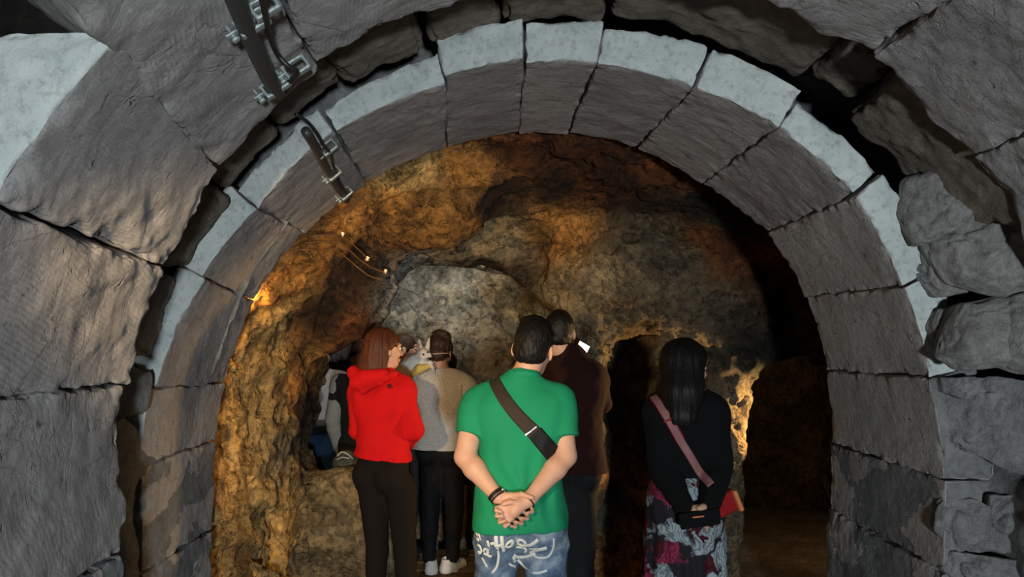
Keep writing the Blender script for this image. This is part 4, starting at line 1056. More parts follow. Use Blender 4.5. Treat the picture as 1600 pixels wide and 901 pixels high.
# ------------------------------------------------------------------ person in the grey sweater, with white sneakers
M_SWE = cloth('heather_grey_knit', (0.62, 0.58, 0.52), 0.95, mottled=0.45, wscale=160, bump=0.4)
M_TRK = cloth('black_trousers', (0.008, 0.008, 0.009), 0.8); M_WHT = cloth('white_leather', (0.72, 0.70, 0.66), 0.6); M_RUBW = plain('white_rubber', (0.6, 0.58, 0.54), 0.7)
s5 = Fig(-0.50, 5.05, 4, 1.68, 1.0, 1.0, sw=0.185)
s5.J['shL'] = q(642, 606, 5.05); s5.J['shR'] = q(727, 603, 5.03); s5.J['elL'] = q(638, 660, 5.12); s5.J['elR'] = q(733, 655, 5.08); s5.J['wrL'] = q(660, 640, 5.32); s5.J['wrR'] = q(712, 640, 5.34)
s5.J['hpL'] = q(676, 712, 5.05); s5.J['hpR'] = q(706, 712, 5.05); s5.J['knL'] = q(672, 795, 5.06); s5.J['knR'] = q(710, 795, 5.06)
s5.J['anL'] = q(671, 872, 5.05); s5.J['anR'] = q(707, 870, 5.07)
s5.J['neck'] = q(689, 588, 5.05); s5.set_head(0, 0, 1.6, yaw=-20, pitch=-22); s5.hc = q(688, 550, 5.07)
root = thing('person', 'person with pinned-up dark hair, speckled grey sweater, black trousers and white sneakers', 'person', (s5.x, s5.y, 0))
B = Field((s5.x - 0.33, s5.y - 0.25, 0.04), (s5.x + 0.33, s5.y + 0.4, 1.74), 0.0075)
s5.torso(B, -0.015)
for n in 'LR': s5.arm(B, n, -0.008); s5.leg(B, n, -0.008)
s5.head(B)
def simple_hands(F, fig, fwd=(0, 0.05, 0)):
    for n, sx in (('L', -1), ('R', 1)):
        w_ = fig.J['wr' + n]; f_ = fig.d(fwd[0] * -sx, fwd[1]) + np.array([0, 0, fwd[2]])
        up = np.array([0, 0, 1.0]) if abs(fwd[2]) < 0.03 else fig.d(0, 1.0)
        hand(F, w_, w_ + f_, [[w_ + f_ * 1.7 + up * z, w_ + f_ * 2.3 + up * z, w_ + f_ * 2.7 + up * z + fig.d(-sx * .01, 0)] for z in (.027, .009, -.009, -.026)],
             [w_ + f_ + fig.d(-sx * .025, 0) + up * .01, w_ + f_ * 1.5 + fig.d(-sx * .035, 0) + up * .015])
simple_hands(B, s5); fin(B, 'body', M_SK, root)
T = Field((s5.x - 0.34, s5.y - 0.25, 0.82), (s5.x + 0.34, s5.y + 0.36, 1.52), 0.006)
s5.torso(T, 0.016); T.cone(s5.p(0, -0.01, 1.28), s5.p(0, 0, 0.86), 0.170, 0.172, 0.05, flat=(s5.d(0, 1), 1.2))
for n in 'LR': s5.arm(T, n, 0.022)
T.plane((s5.x, s5.y, 0.875), (-0.03, 0, -1)); T.plane(s5.p(0, 0, 1.44), (0, 0.3, 1))
T.wrinkle(lambda p: fbm(p, 9, 3, 0.5, 6) * 0.008, 0.03)
T.plane((s5.x, s5.y, 0.880), (-0.03, 0, -1)); fin(T, 'knit_sweater', M_SWE, root)
ribbon(T, [(P(x, y, 4.95)[0], P(x, y, 4.95)[2]) for x, y in ((722, 600), (721, 618), (722, 636), (728, 628), (736, 612))], 0.004, M_BLK, root, 'shoulder_seam', off=0.001, thick=0.001, n=5, cross=3)
ribbon(T, [(P(x, y, 4.95)[0], P(x, y, 4.95)[2]) for x, y in ((680, 575), (680, 583))], 0.004, M_BLK, root, 'neck_stitching', off=0.001, thick=0.001, n=4, cross=3)
def trousers(fig, root, m, name='trousers', top=0.98, o=0.012, r=(0.088, 0.062, 0.048), h=0.007, bot=0.085):
    F = Field((fig.x - 0.33, fig.y - 0.27, 0.03), (fig.x + 0.33, fig.y + 0.27, 1.04), h)
    F.ell(fig.p(0, 0, 0.92), (0.160 * fig.w, 0.115 * fig.b, 0.14), (0, 0, fig.yaw), 0.02)
    for sd in (-1, 1): F.ell(fig.p(sd * 0.074, -0.05, 0.88), (0.083, 0.083, 0.09), (0, 0, fig.yaw), 0.02)
    for n in 'LR': fig.leg(F, n, o, r=r)
    F.plane((0, 0, bot), (0, 0, -1)); F.plane((0, 0, top), (0, 0, 1))
    F.wrinkle(lambda p: fbm(p, 9, 3, 0.5, 12) * 0.006, 0.03)
    return fin(F, name, m, root)
trousers(s5, root, M_TRK, o=0.006, r=(0.082, 0.056, 0.040), bot=0.10)
Fh = Field(s5.hc - 0.17, s5.hc + 0.17, 0.005); e = tuple(s5.he)
Fh.ell(s5.h(0, -0.016, 0.036), (0.086, 0.106, 0.092), e, 0.02); Fh.ell(s5.h(0, -0.055, -0.03), (0.070, 0.060, 0.060), e, 0.03)
Fh.ell(s5.h(0.01, -0.05, 0.105), (0.065, 0.065, 0.035), e, 0.02); Fh.ell(s5.h(0.0, 0.115, -0.03), (0.085, 0.08, 0.085), e, 0.01, 'cut')
Fh.ell(s5.h(0.09, 0.0, -0.04), (0.025, 0.035, 0.04), e, 0.01, 'cut')
Fh.wrinkle(lambda p: flow(s5, p) + fbm(p, 30, 2) * 0.005, 0.03); fin(Fh, 'hair', M_HB, root)
hb = []
for i in range(30):
    a = 2 * math.pi * i / 30; hb.append(s5.h(0.080 * math.cos(a), -0.02 + 0.100 * math.sin(a), -0.030 + 0.030 * math.sin(a) + 0.012 * math.cos(a)))
ftube('headband', hb, 0.0055, cloth('tan_headband', (0.42, 0.26, 0.18)), root, 8, True); s5.eyes(root)
shoe(root, q(673, 890, 5.05)[0], 5.08, 8, M_WHT, M_RUBW, name='sneaker'); shoe(root, q(703, 890, 5.05)[0], 5.10, -32, M_WHT, M_RUBW, name='sneaker')
for n, x in (('L', 671), ('R', 707)): ftube('sock', [s5.J['an' + n] + np.array([0, 0, z]) for z in (-.01, .03, .07)], [0.038, 0.036, 0.038], M_STRAP, root)

# ------------------------------------------------------------------ man in the dark sweater
M_MAR = cloth('dark_maroon_knit', (0.018, 0.004, 0.003), 0.95)
k5 = Fig(0.315, 3.92, 0, 1.80, 1.0, 1.0, sw=0.185)
k5.J['shL'] = q(862, 588, 3.92); k5.J['shR'] = q(928, 590, 3.92); k5.J['elR'] = q(938, 628, 4.02); k5.J['wrR'] = q(912, 575, 4.16); k5.J['elL'] = q(853, 640, 4.02); k5.J['wrL'] = q(880, 590, 4.22)
k5.J['neck'] = q(876, 545, 3.92); k5.set_head(0, 0, 1.6, yaw=-6); k5.hc = q(874, 520, 3.93)
for n, x in (('L', 880), ('R', 906)): k5.J['hp' + n] = q(x, 745, 3.92); k5.J['kn' + n] = q(x + 2, 862, 3.93); a = q(x + 3, 980, 3.93); a[2] = 0.09; k5.J['an' + n] = a
root = thing('person', 'tall man with short black hair in dark sweater behind the green polo, holding up phone', 'person', (k5.x, k5.y, 0))
B = Field((k5.x - 0.33, k5.y - 0.25, 0.04), (k5.x + 0.33, k5.y + 0.42, 1.84), 0.0075)
k5.torso(B, -0.015)
for n in 'LR': k5.arm(B, n, -0.008); k5.leg(B, n, -0.008)
k5.head(B); simple_hands(B, k5, (0.01, 0.02, 0.04)); fin(B, 'body', M_SK2, root)
T = Field((k5.x - 0.34, k5.y - 0.25, 0.84), (k5.x + 0.34, k5.y + 0.36, 1.66), 0.0065)
k5.torso(T, 0.014); T.cone(k5.p(0, -0.01, 1.28), k5.p(0, 0, 0.88), 0.150, 0.160, 0.05, flat=(k5.d(0, 1), 1.2))
for n in 'LR': k5.arm(T, n, 0.018)
T.plane((k5.x, k5.y, 0.92), (0, 0, -1)); T.plane(k5.J['neck'] + np.array([0, 0, 0.022]), (0, 0.3, 1)); T.wrinkle(lambda p: fbm(p, 9, 3, 0.5, 6) * 0.007, 0.03)
fin(T, 'sweater', M_MAR, root); trousers(k5, root, M_TRK, top=1.0)
short_hair(k5, root, M_HK, 1.0, h=0.005); k5.eyes(root)
for n in 'LR': shoe(root, k5.J['an' + n][0], k5.J['an' + n][1], 0, M_TRK, M_BLK)
# the phone in his hand
ph = thing('mobile_phone', 'lit mobile phone held up in front of the tall man in dark sweater', 'phone', tuple(q(907, 552, 4.20)))
c = q(906, 553, 4.20)
Fp = Field(c - 0.11, c + 0.11, 0.004); Fp.box(c, (0.037, 0.005, 0.074), (0.1, 0.5, -0.35), 0.004)
seat(Fp.mesh('case', M_BLK, None), ph)
ts = NT('lit_phone_screen'); ts.color((0.02, 0.02, 0.02)); ts.b.inputs['Emission Color'].default_value = (1.0, 0.96, 0.88, 1); ts.b.inputs['Emission Strength'].default_value = 2.6
Rm = Euler((0.1, 0.5, -0.35)).to_matrix(); nrm = Rm @ Vector((0, -1, 0))
cs = [Vector(c) + Rm @ Vector((x, -0.0056, z)) for x, z in ((-.033, -.068), (.033, -.068), (.033, .068), (-.033, .068))]
cb = [v + nrm * -0.0015 for v in cs]
seat(mesh_obj('screen', cs + cb, [(0, 1, 2, 3), (7, 6, 5, 4), (0, 4, 5, 1), (1, 5, 6, 2), (2, 6, 7, 3), (3, 7, 4, 0)], ts.m, ph, smooth=False), ph)

# ------------------------------------------------------------------ woman in black top and flowered skirt
M_BTOP = cloth('black_knit_top', (0.0025, 0.0025, 0.003), 0.95)
def floral():
    t = NT('flowered_skirt_fabric'); t.b.inputs['Roughness'].default_value = 0.85
    ob = t.coord('Object'); w = t.n('ShaderNodeTexNoise', Scale=12.0, Detail=3.0); t.l(ob, w.inputs['Vector'])
    v = t.mix(0.10, ob, w.outputs['Color'], 'LINEAR_LIGHT')
    vo = t.n('ShaderNodeTexVoronoi', Scale=9.5); t.l(v, vo.inputs['Vector'])
    sep = t.n('ShaderNodeSeparateColor'); t.l(vo.outputs['Color'], sep.inputs[0])
    kind = t.ramp(sep.outputs[0], [(0.0, (0.24, 0.29, 0.32)), (0.38, (0.22, 0.02, 0.06)), (0.62, (0.28, 0.33, 0.36)), (0.80, (0.06, 0.004, 0.010))], 'CONSTANT')
    pet = t.n('ShaderNodeTexWave', Scale=14.0, Distortion=9.0, Detail=3.0); t.l(v, pet.inputs['Vector'])
    kind = t.mix(0.75, kind, t.ramp(pet.outputs['Fac'], [(0.2, 0.25), (0.6, 1.0)]), 'MULTIPLY')
    fl = t.ramp(vo.outputs['Distance'], [(0.55, 1), (0.66, 0)])
    t.color(t.mix(fl, (0.012, 0.010, 0.014), kind)); return t.m
M_FLO = floral()
w3 = Fig(0.775, 3.32, 0, 1.62, 1.0, 1.0, sw=0.165)
w3.J['shL'] = q(1031, 640, 3.3); w3.J['shR'] = q(1112, 642, 3.3); w3.J['elL'] = q(1036, 735, 3.24); w3.J['elR'] = q(1122, 735, 3.24)
w3.J['wrL'] = q(1070, 792, 3.14); w3.J['wrR'] = q(1108, 790, 3.13); w3.J['neck'] = q(1070, 604, 3.3)
w3.set_head(0, 0, 1.6, abs_yaw=-64, pitch=-4); w3.hc = q(1071, 576, 3.31)
root = thing('person', 'woman with long black hair, black top and flowered skirt, hands behind her back', 'person', (w3.x, w3.y, 0))
B = Field((w3.x - 0.33, w3.y - 0.3, 0.04), (w3.x + 0.33, w3.y + 0.25, 1.68), 0.006)
w3.torso(B, -0.012)
for n in 'LR': w3.arm(B, n, -0.004); w3.leg(B, n, -0.006)
w3.head(B)
for n, sx in (('L', -1), ('R', 1)):
    w_ = w3.J['wr' + n]; f_ = np.array([-0.035 * sx, -0.015, -0.018])
    hand(B, w_, w_ + f_, [[w_ + f_ * 1.7 + np.array([0, 0, z]), w_ + f_ * 2.3 + np.array([0, 0, z - .006]), w_ + f_ * 2.5 + np.array([0, .012, z - .018])] for z in (.026, .009, -.009, -.026)], [w_ + f_ + np.array([0, -.02, .022]), w_ + f_ * 1.6 + np.array([0, -.024, .03])])
fin(B, 'body', M_SK2, root)
T = Field((w3.x - 0.33, w3.y - 0.28, 0.9), (w3.x + 0.33, w3.y + 0.24, 1.52), 0.0055)
w3.torso(T, 0.014)
for n in 'LR':
    w3.arm(T, n, 0.020); T.cone(w3.J['sh' + n], w3.J['el' + n], 0.066, 0.062, 0.03)
T.wrinkle(lambda p: fbm(p, 9, 3, 0.5, 6) * 0.007, 0.03)
# hem of the body of the top rises at the back; the sleeves hang lower
T2 = Field((w3.x - 0.33, w3.y - 0.28, 0.8), (w3.x + 0.33, w3.y + 0.24, 1.52), 0.0055)
w3.torso(T2, 0.015); T2.plane((w3.x, w3.y, 1.015), (0, 0, -1))
T2.plane(w3.p(0, 0, 1.47), (0, 0.3, 1))
for n in 'LR': w3.arm(T2, n, 0.017); T2.cone(w3.J['sh' + n], w3.J['el' + n], 0.062, 0.058, 0.03)
T2.wrinkle(lambda p: fbm(p, 9, 3, 0.5, 6) * 0.006, 0.03)
fin(T2, 'knit_top', M_BTOP, root)
Sk = Field((w3.x - 0.30, w3.y - 0.3, 0.05), (w3.x + 0.30, w3.y + 0.3, 1.08), 0.0065)
Sk.ell(w3.p(0, 0, 0.97), (0.168, 0.125, 0.15), (0, 0, 0), 0.02)
for sd in (-1, 1): Sk.ell(w3.p(sd * 0.075, -0.05, 0.93), (0.09, 0.09, 0.10), (0, 0, 0), 0.03)
Sk.cone(w3.p(0, 0, 0.9), w3.p(0, 0, 0.10), 0.172, 0.205, 0.04, flat=((0, 1, 0), 1.25)); Sk.plane((0, 0, 0.16), (0, 0, -1))
Sk.wrinkle(lambda p: np.sin(np.arctan2(p[:, 1] - w3.y, p[:, 0] - w3.x) * 15 + vnoise(p * 4) * 2) * 0.009 * np.clip((0.95 - p[:, 2]) / 0.4, 0, 1) + fbm(p, 8, 2) * 0.005, 0.03)
fin(Sk, 'flowered_skirt', M_FLO, root)
Fh = Field(w3.hc - np.array([0.2, 0.2, 0.24]), w3.hc + 0.17, 0.005); e = tuple(w3.he)
Fh.ell(w3.h(0, -0.016, 0.036), (0.090, 0.108, 0.100), e, 0.02)
Fh.chain([w3.hc + np.array([-.01, -.03, 0.02]), w3.hc + np.array([-.03, -.06, -0.10]), w3.hc + np.array([-.035, -.075, -0.20])], [0.092, 0.098, 0.075], 0.03)
Fh.ell(w3.h(0.01, 0.115, -0.035), (0.085, 0.085, 0.095), e, 0.01, 'cut')
Fh.ell(w3.hc + np.array([0.098, -0.035, -0.035]), (0.034, 0.09, 0.085), (0, 0, 0), 0.012, 'cut'); Fh.wrinkle(lambda p: flow(w3, p) + fbm(p * np.array([1, 1, .5]), 14, 2) * 0.006, 0.03); fin(Fh, 'hair', M_HK, root); w3.eyes(root)
M_PINK = cloth('pink_leather', (0.24, 0.10, 0.10), 0.5); M_REDL = cloth('red_leather', (0.26, 0.010, 0.010), 0.45); M_TAN = plain('orange_lit_edge_and_clasp', (0.55, 0.17, 0.07), 0.5)
pp = lambda pts, Y=3.2: [(P(x, y, Y)[0], P(x, y, Y)[2]) for x, y in pts]
bag = thing('shoulder_bag', 'small red leather shoulder bag on pink strap at the hip of the skirted woman', 'bag', tuple(q(1137, 785, 3.3)))
ribbon(T, pp(((1024, 617), (1036, 640), (1049, 663), (1063, 688), (1078, 712), (1092, 735), (1104, 752))), 0.034, M_PINK, bag, 'strap', off=0.006, thick=0.005)
for o_ in (-0.0185, 0.0185):
    ribbon(T, [(a + o_ * .88, b + o_ * .5) for a, b in pp(((1024, 617), (1036, 640), (1049, 663), (1063, 688)))], 0.003, M_REDL, bag, 'strap_piping', off=0.008, thick=0.006, cross=3)
ribbon(T, pp(((1036, 658), (1045, 655), (1054, 647))), 0.008, M_REDL, bag, 'strap_keeper', off=0.013, thick=0.004, cross=3)
Fb = Field(q(1137, 785, 3.25) - 0.14, q(1137, 785, 3.25) + 0.14, 0.004)
Fb.box(q(1132, 785, 3.24), (0.055, 0.032, 0.047), (0, -0.42, 0.3), 0.012); Fb.wrinkle(lambda p: fbm(p, 18, 2) * 0.003, 0.02)
bb = fin(Fb, 'pouch', M_REDL, bag)
Fb = Field(q(1147, 778, 3.25) - 0.12, q(1147, 778, 3.25) + 0.12, 0.004); Fb.box(q(1148, 780, 3.235), (0.010, 0.036, 0.050), (0, -0.42, 0.3), 0.006); fin(Fb, 'gusset', M_TAN, bag)  # gusset's orange is warm lamp glow put into its colour
ftube('zip', [q(1116, 777, 3.16), q(1122, 771, 3.16), q(1128, 766, 3.16), q(1134, 760, 3.17)], 0.0022, M_STEEL, bag, 6)
hb_ = thing('clutch', 'black clutch held in both hands behind the flowered skirt', 'bag', tuple(q(1095, 806, 3.10)))
Fb = Field(q(1095, 808, 3.08) - 0.13, q(1095, 808, 3.08) + 0.13, 0.0045); Fb.box(q(1093, 810, 3.085), (0.085, 0.014, 0.035), (0, -0.15, 0), 0.010); fin(Fb, 'case', M_BTOP, hb_)
ftube('clasp', [q(1082, 808, 3.055), q(1100, 806, 3.055)], 0.004, M_TAN, hb_, 6)
for n in 'LR': shoe(root, w3.J['an' + n][0], w3.J['an' + n][1], 0, M_BTOP, M_BLK)

# ------------------------------------------------------------------ people further in
def crowd(x, y, yaw, H, label, top_c, leg_c, hair_m, arms_c=None, bare=False, long_hair=False, short_sl=False, look=0, wr=None, skin=M_SK):
    f = Fig(x, y, yaw, H, 1.0, 1.0, sw=0.175); f.set_head(0, 0.01, 1.60, yaw=look)
    if wr: 
        for n in 'LR': f.J['el' + n] = f.p((-1 if n == 'L' else 1) * 0.22, 0.03, 1.14); f.J['wr' + n] = f.p((-1 if n == 'L' else 1) * 0.10, 0.25, 1.16)
    rt = thing('person', label, 'person', (x, y, 0))
    B = Field((x - 0.33, y - 0.33, 0.02), (x + 0.33, y + 0.4, H + .03), 0.009); f.torso(B, -0.015)
    for n in 'LR': f.arm(B, n, -0.004); f.leg(B, n, -0.004)
    f.head(B); simple_hands(B, f, (0, 0.05, 0) if wr else (0, 0.01, -0.045)); fin(B, 'body', skin, rt)
    T = Field((x - 0.33, y - 0.33, 0.84), (x + 0.33, y + 0.36, 1.56 * f.k + .03), 0.008); f.torso(T, 0.014)
    T.cone(f.p(0, 0, 1.28), f.p(0, 0, 0.88), 0.14, 0.165, 0.05, flat=(f.d(0, 1), 1.2))
    for n in 'LR':
        if short_sl or arms_c is not None: a, b = f.J['sh' + n], f.J['el' + n]; T.cap(a, a + (b - a) * 0.5, 0.064, 0.062, 0.03)
        else: f.arm(T, n, 0.016)
    T.plane((x, y, 0.90 * f.k), (0, 0, -1)); T.plane(f.p(0, 0, 1.475), (0, 0.2, 1)); T.wrinkle(lambda p: fbm(p, 9, 3, 0.5, 6) * 0.007, 0.03)
    fin(T, 'top', cloth('cloth_top', top_c, 0.9), rt)
    if arms_c is not None:
        for n in 'LR':
            A = Field((x - 0.36, y - 0.33, 0.7), (x + 0.36, y + 0.4, 1.5), 0.008); f.arm(A, n, 0.018); fin(A, 'sleeve', cloth('cloth_sleeve', arms_c, 0.9), rt)
    if bare:
        trousers(f, rt, cloth('shorts_cloth', leg_c), 'shorts', h=0.009, o=0.016, bot=0.52)
    else: trousers(f, rt, cloth('trouser_cloth', leg_c), h=0.009)
    if long_hair:
        Fh = Field(f.hc - np.array([0.2, 0.2, 0.24]), f.hc + 0.17, 0.007); e = tuple(f.he)
        Fh.ell(f.h(0, -0.016, 0.036), (0.085, 0.104, 0.092), e, 0.02); Fh.cone(f.h(0, -0.04, 0.0), f.h(0, -0.075, -0.17), 0.085, 0.065, 0.03)
        Fh.ell(f.h(0, 0.115, -0.035), (0.085, 0.085, 0.095), e, 0.01, 'cut'); Fh.wrinkle(lambda p: flow(f, p), 0.03); fin(Fh, 'hair', hair_m, rt)
    else: short_hair(f, rt, hair_m, 1.0, h=0.006)
    f.eyes(rt)
    for n in 'LR': shoe(rt, f.J['an' + n][0], f.J['an' + n][1], yaw, M_WHT if bare else M_TRK, M_RUBW if bare else M_BLK, h=0.007)
    return f, rt
pa, _ = crowd(-1.62, 6.25, 20, 1.60, 'person in pale grey shirt behind the blue barrel, half hidden by the rock', (0.42, 0.40, 0.39), (0.02, 0.02, 0.02), M_HB, short_sl=True, look=-30)
pb, _ = crowd(-1.10, 5.47, -10, 1.60, 'person with long brown hair, black vest and pale grey sleeves left of the red jacket', (0.010, 0.010, 0.012), (0.02, 0.02, 0.025), M_HB, arms_c=(0.22, 0.23, 0.23), long_hair=True)
pc, _ = crowd(-0.82, 5.60, -60, 1.66, 'brown-haired person carrying a white dog, seen between the red jacket and grey sweater', (0.55, 0.53, 0.48), (0.03, 0.03, 0.04), M_HB, look=-20, wr=True)
pd_, _ = crowd(-0.50, 5.64, 0, 1.52, 'bare-legged person in shorts hidden behind the grey sweater, only legs showing', (0.10, 0.08, 0.07), (0.02, 0.02, 0.02), M_HK, bare=True)

# ------------------------------------------------------------------ the little white dog looking over the grey shoulder
M_DOG = cloth('short_white_fur', (0.72, 0.64, 0.55), 0.95, wscale=320, bump=0.5); M_DIN = skin_mat('pink_inner_ear', (0.62, 0.30, 0.26))
dg = thing('dog', 'small white dog with upright pink ears in white coat, looking over the grey sweater', 'dog', tuple(q(655, 570, 4.95)))
D_ = Field(q(655, 565, 4.92) - np.array([.24, .2, .25]), q(655, 565, 4.92) + np.array([.24, .2, .22]), 0.004)
dq = lambda x, y, dy=0.0: q(x, y, 4.93 + dy)
D_.chain([dq(628, 598, .06), dq(638, 578, .04), dq(650, 566, .02), dq(659, 560)], [0.060, 0.062, 0.052, 0.036], 0.03)
D_.ell(dq(661, 552), (0.042, 0.042, 0.038), (0, 0, 0), 0.012)
D_.cone(dq(664, 554, -.004), dq(673, 555, -.016), 0.024, 0.014, 0.012)
D_.cone(dq(657, 548, .005), dq(655, 531, .01), 0.026, 0.007, 0.006, flat=((0, 1, 0), 2.0)); D_.cone(dq(667, 547, .01), dq(671, 528, .02), 0.020, 0.006, 0.006, flat=((0, 1, 0), 2.0))
D_.ell(dq(655.5, 540, -.014), (0.011, 0.008, 0.026), (0, 0.1, 0), 0.004, 'cut')
D_.cone(dq(655, 574, -.02), dq(672, 570, -.06), 0.018, 0.014, 0.01); D_.cone(dq(672, 570, -.06), dq(676, 574, -.07), 0.014, 0.012, 0.01)
D_.wrinkle(lambda p: fbm(p, 60, 2) * 0.0015, 0.02)
fin(D_, 'body', M_DOG, dg)
for nm, c_, r_, m_ in (('eye', dq(661.5, 553.5, -.044), 0.0075, M_BLK), ('eye', dq(668, 550, -.034), 0.006, M_BLK), ('nose', dq(674.5, 554.5, -.022), 0.009, M_BLK)):
    F = Field(c_ - 0.016, c_ + 0.016, 0.0025); F.ell(c_, (r_,) * 3, (0, 0, 0), 0); fin(F, nm, m_, dg)
F = Field(dq(654, 541) - 0.04, dq(654, 541) + 0.04, 0.003); F.ell(dq(654.5, 541, -.004), (0.008, 0.004, 0.022), (0, 0.1, 0), 0); fin(F, 'inner_ear', M_DIN, dg)
Ct = Field(q(655, 575, 4.92) - np.array([.24, .2, .22]), q(655, 575, 4.92) + np.array([.2, .2, .2]), 0.0045)
Ct.chain([dq(627, 600, .06), dq(638, 579, .03), dq(651, 567, .01), dq(660, 564, 0)], [0.066, 0.067, 0.056, 0.038], 0.03); Ct.cone(dq(658, 568, -.02), dq(672, 568, -.055), 0.024, 0.022, 0.02)
Ct.wrinkle(lambda p: fbm(p, 22, 3) * 0.004, 0.02); fin(Ct, 'coat', cloth('white_pet_coat', (0.66, 0.68, 0.66), 0.85), dg)
Ct = Field(q(660, 580, 4.9) - 0.14, q(660, 580, 4.9) + 0.14, 0.0045)
Ct.chain([dq(642, 585, -.01), dq(655, 576, -.05), dq(668, 572, -.06)], [0.026, 0.028, 0.020], 0.02); fin(Ct, 'lining', cloth('yellow_fleece_lining', (0.62, 0.47, 0.13), 0.9), dg)

# ------------------------------------------------------------------ barrel and rucksack seen through the left opening
M_BLUE = plain('dark_blue_plastic', (0.012, 0.035, 0.075), 0.35)
br = thing('plastic_barrel', 'dark blue plastic drum standing behind the rock sill in the left opening', 'barrel', (-1.66, 5.8, 0.08))
def lathe(name, c, prof_, m, root, seg=48):
    V = []; fs = []
    for r_, z_ in prof_:
        for k in range(seg): a = 2 * math.pi * k / seg; V.append((c[0] + r_ * math.cos(a), c[1] + r_ * math.sin(a), c[2] + z_))
    for i in range(len(prof_) - 1):
        for k in range(seg): fs.append((i * seg + k, i * seg + (k + 1) % seg, (i + 1) * seg + (k + 1) % seg, (i + 1) * seg + k))
    return fin_mesh(name, V, fs, m, root)
pr_ = [(0.001, 0.0), (0.25, 0.0), (0.275, 0.02), (0.285, 0.10), (0.295, 0.14), (0.298, 0.30), (0.308, 0.315), (0.298, 0.33), (0.30, 0.60), (0.31, 0.615), (0.30, 0.63), (0.295, 0.78), (0.275, 0.85), (0.25, 0.89), (0.245, 0.90)]
lathe('drum', (-1.66, 5.8, 0.02), pr_, M_BLUE, br)
lathe('lid', (-1.66, 5.8, 0.92), [(0.001, 0.045), (0.20, 0.045), (0.235, 0.04), (0.262, 0.03), (0.265, -0.02), (0.25, -0.022)], plain('black_plastic_lid', (0.006, 0.007, 0.010), 0.4), br)
lb = []
for i in range(13):
    a = math.radians(-118 + i * 4.2)
    for z_ in (0.70, 0.75): lb.append((-1.66 + 0.3005 * math.cos(a), 5.8 + 0.3005 * math.sin(a), z_))
fin_mesh('paper_sticker', lb, [(2 * i, 2 * i + 2, 2 * i + 3, 2 * i + 1) for i in range(12)], plain('worn_pale_sticker', (0.35, 0.45, 0.5), 0.6), br)
M_OLV = rough_rock('olive_canvas', (0.07, 0.085, 0.06), (0.20, 0.22, 0.16), 2.0)
rk = thing('rucksack', 'olive green canvas rucksack on the rock sill left of the black leggings', 'bag', tuple(q(543, 742, 4.98)))
Fr = Field(q(543, 730, 4.95) - np.array([.2, .18, .16]), q(543, 730, 4.95) + np.array([.2, .18, .18]), 0.006)
Fr.ell(q(543, 728, 4.95), (0.10, 0.10, 0.10), (0, 0, 0), 0.02); Fr.ell(q(543, 742, 4.93), (0.115, 0.11, 0.06), (0, 0, 0), 0.03); Fr.wrinkle(lambda p: fbm(p, 14, 3) * 0.012, 0.04)
fin(Fr, 'bag_body', M_OLV, rk)
ftube('drawstring', spline([q(527, 712, 4.86), q(534, 706, 4.85), q(543, 709, 4.84), q(552, 717, 4.86)], 6), 0.006, plain('pale_cord', (0.4, 0.4, 0.38)), rk, 8)
ftube('drawstring', spline([q(526, 718, 4.86), q(535, 714, 4.84), q(546, 716, 4.84)], 6), 0.005, plain('pale_cord_b', (0.36, 0.36, 0.34)), rk, 8)
# ------------------------------------------------------------------ cable on metal clamps across the arches
M_ZINC = plain('galvanised_metal', (0.30, 0.34, 0.34), 0.55, 0.5); M_CAB = plain('black_cable_sheath', (0.012, 0.012, 0.013), 0.5); M_PIPE = plain('dark_grey_conduit', (0.035, 0.037, 0.037), 0.45)
def A_(px, py, off=0.0):      # point on the outer arch soffit, off = distance below the stone
    r = AR - off; a, Y = hit(px, py, AC[0], AC[1], r); a = math.radians(a); return np.array([AC[0] + r * math.cos(a), Y, AC[1] + r * math.sin(a)])
def B_(px, py, off=0.0):
    r = BR - off; a, Y = hit(px, py, BC[0], BC[1], r); a = math.radians(a); return np.array([BC[0] + r * math.cos(a), Y, BC[1] + r * math.sin(a)])
cb1 = thing('conduit', 'dark conduit pipe running down the outer arch at upper left', 'pipe', tuple(A_(400, 60)))
ftube('pipe', spline([A_(352, -40, .05), A_(372, 10, .05), A_(392, 60, .05), A_(412, 105, .05), A_(434, 148, .05)], 8), 0.021, M_PIPE, cb1, 14)
cb2 = thing('conduit', 'dark conduit pipe running down the inner arch to the cave mouth', 'pipe', tuple(B_(520, 270)))
ftube('pipe', spline([B_(478, 205, .05), B_(494, 232, .05), B_(508, 260, .045), B_(524, 288, .045), B_(541, 312, .045)], 8), 0.017, M_PIPE, cb2, 14)
cc1 = thing('cable', 'thin black cable looping between the clamps on the outer arch', 'cable', tuple(A_(440, 90)))
ftube('cable', spline([A_(404, -30, .09), A_(412, 12, .085), A_(420, 50, .06), A_(432, 82, .04), A_(450, 103, .07), A_(464, 112, .08), A_(452, 128, .06), A_(444, 150, .05)], 8), 0.0065, M_CAB, cc1, 10)
cc2 = thing('cable', 'thin black cable sagging from the outer arch down the inner arch clamps', 'cable', tuple(B_(500, 215)))
ftube('cable', spline([B_(462, 178, .02), B_(480, 190, .04), B_(495, 208, .05), B_(505, 226, .06), B_(516, 240, .06), B_(522, 262, .05), B_(534, 290, .05), B_(548, 306, .05)], 8), 0.006, M_CAB, cc2, 10)
